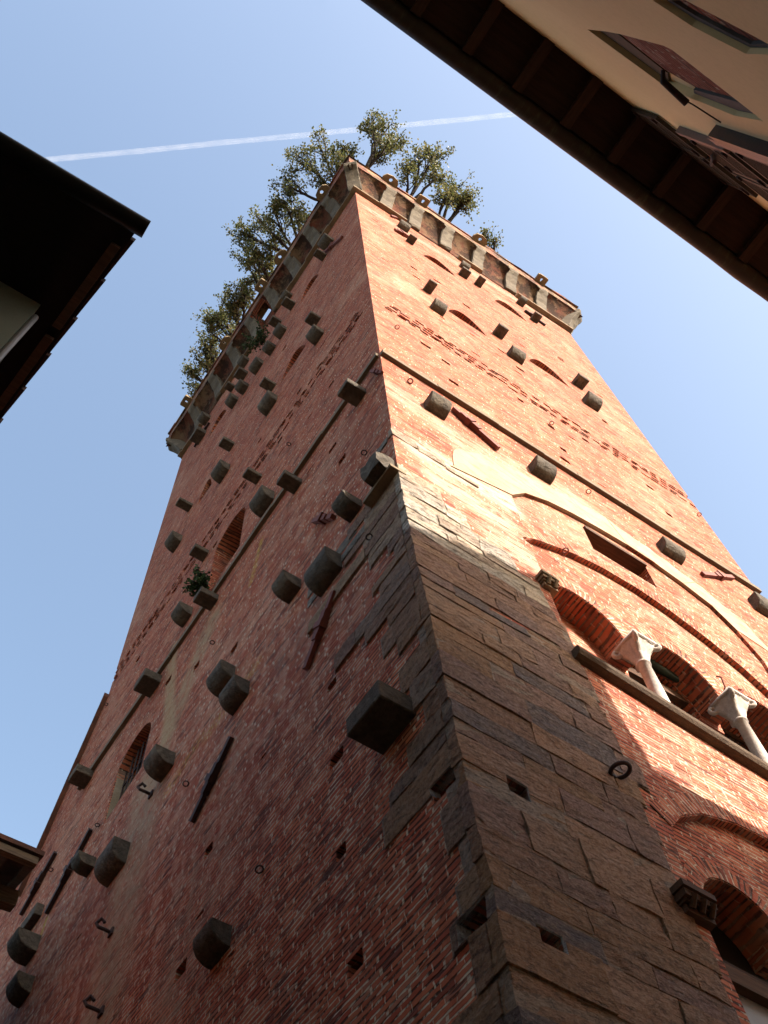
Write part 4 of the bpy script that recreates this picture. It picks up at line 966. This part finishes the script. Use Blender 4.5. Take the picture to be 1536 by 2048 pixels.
for i in range(8):
    x = a0.x-.12-i*.42; bm = bmesh.new(); prism(bm, [Vector((x-.06, a0.y+.17, ZE-.13)), Vector((x+.06, a0.y+.17, ZE-.13)), Vector((x+.06, a0.y+3, ZE+.72)), Vector((x-.06, a0.y+3, ZE+.72))], [Vector((x-.06, a0.y+.17, ZE-.005)), Vector((x+.06, a0.y+.17, ZE-.005)), Vector((x+.06, a0.y+3, ZE+.80)), Vector((x-.06, a0.y+3, ZE+.80))]); finish('rafter', bm, MB['wood_brown'], low)

wing = tag(empty('brick_wing', (2, 14, 0)), 'lower brick house with sloping stepped tile edge joined to the far side of the tower', 'house')
edge = [on_left(*q) for q in ((213, 1397), (180, 1455), (145, 1535), (110, 1622), (80, 1705))]
y0, zt0 = D+.003, edge[0][1]-.05; y1, zt1 = edge[-1][0], edge[-1][1]
sl = (zt1-zt0)/(y1-y0); y9 = y1+5; z9 = zt1+sl*2.2
bm = bmesh.new(); prof = [(y0, 0), (y0, zt0), (y1, zt1), (y1+9, zt1+2.2), (y1+9, 0)]
prism(bm, [Vector((0.001, y, z)) for y, z in prof], [Vector((7, y, z)) for y, z in prof]); finish('wall', bm, MB['brick_plain'], wing)
bm = bmesh.new(); n = 11
for i in range(n):
    ya, yb = y0+(y1-y0)*i/n*1.25, y0+(y1-y0)*(i+1)/n*1.25; za, zb = zt0+sl*(ya-y0), zt0+sl*(yb-y0)
    prism(bm, [Vector((-.10, ya, za+.0)), Vector((-.10, yb, zb-.0)), Vector((-.10, yb+.03, zb+.12)), Vector((-.10, ya+.03, za+.16))], [Vector((6, ya, za)), Vector((6, yb, zb)), Vector((6, yb+.03, zb+.12)), Vector((6, ya+.03, za+.16))])
finish('verge_tiles', bm, MB['tile'], wing)

# ================================================================== CONTRAIL, nine thousand metres of sky brought to a plain 3 km
bm = bmesh.new(); ZC = 3000.
p0, p1 = at_z(64, 323, ZC), at_z(1240, 208, ZC); ax = (p1-p0).normalized(); sd = ax.cross(Vector((0, 0, 1))).normalized(); n = 220
for off in (-4.6, 4.6):
    rr = []; Pn = []
    for i in range(n+1):
        t = i/n; Pn.append(p0.lerp(p1, t)+sd*(off*.72+.5*math.sin(i*.11)+.3*math.sin(i*.23+off))); rr.append(3.9*(1+.05*math.sin(i*.31+off)+.04*math.sin(i*.13))*(1-.2*t)*min(1, .3+t*40))
    tube(bm, Pn, rr, 14)
s = NT('contrail_ice'); df = s.n('ShaderNodeBsdfDiffuse'); df.inputs[0].default_value = (.95, .96, .98, 1); tr = s.n('ShaderNodeBsdfTranslucent'); tr.inputs[0].default_value = (.95, .96, .98, 1)
tp = s.n('ShaderNodeBsdfTransparent'); m1 = s.n('ShaderNodeMixShader'); m1.inputs[0].default_value = .5; s.t.links.new(df.outputs[0], m1.inputs[1]); s.t.links.new(tr.outputs[0], m1.inputs[2])
m2 = s.n('ShaderNodeMixShader'); s.put(m2.inputs[0], s.ramp(s.noise(.03, 4., .6), .3, .7, .055, .105)); s.t.links.new(tp.outputs[0], m2.inputs[1]); s.t.links.new(m1.outputs[0], m2.inputs[2]); s.t.links.new(m2.outputs[0], s.out.inputs[0])
con = finish('contrail', bm, s.m, None, None, True); tag(con, 'thin double white contrail crossing the blue sky behind the trees', 'contrail')
SC.cycles.transparent_max_bounces = 16
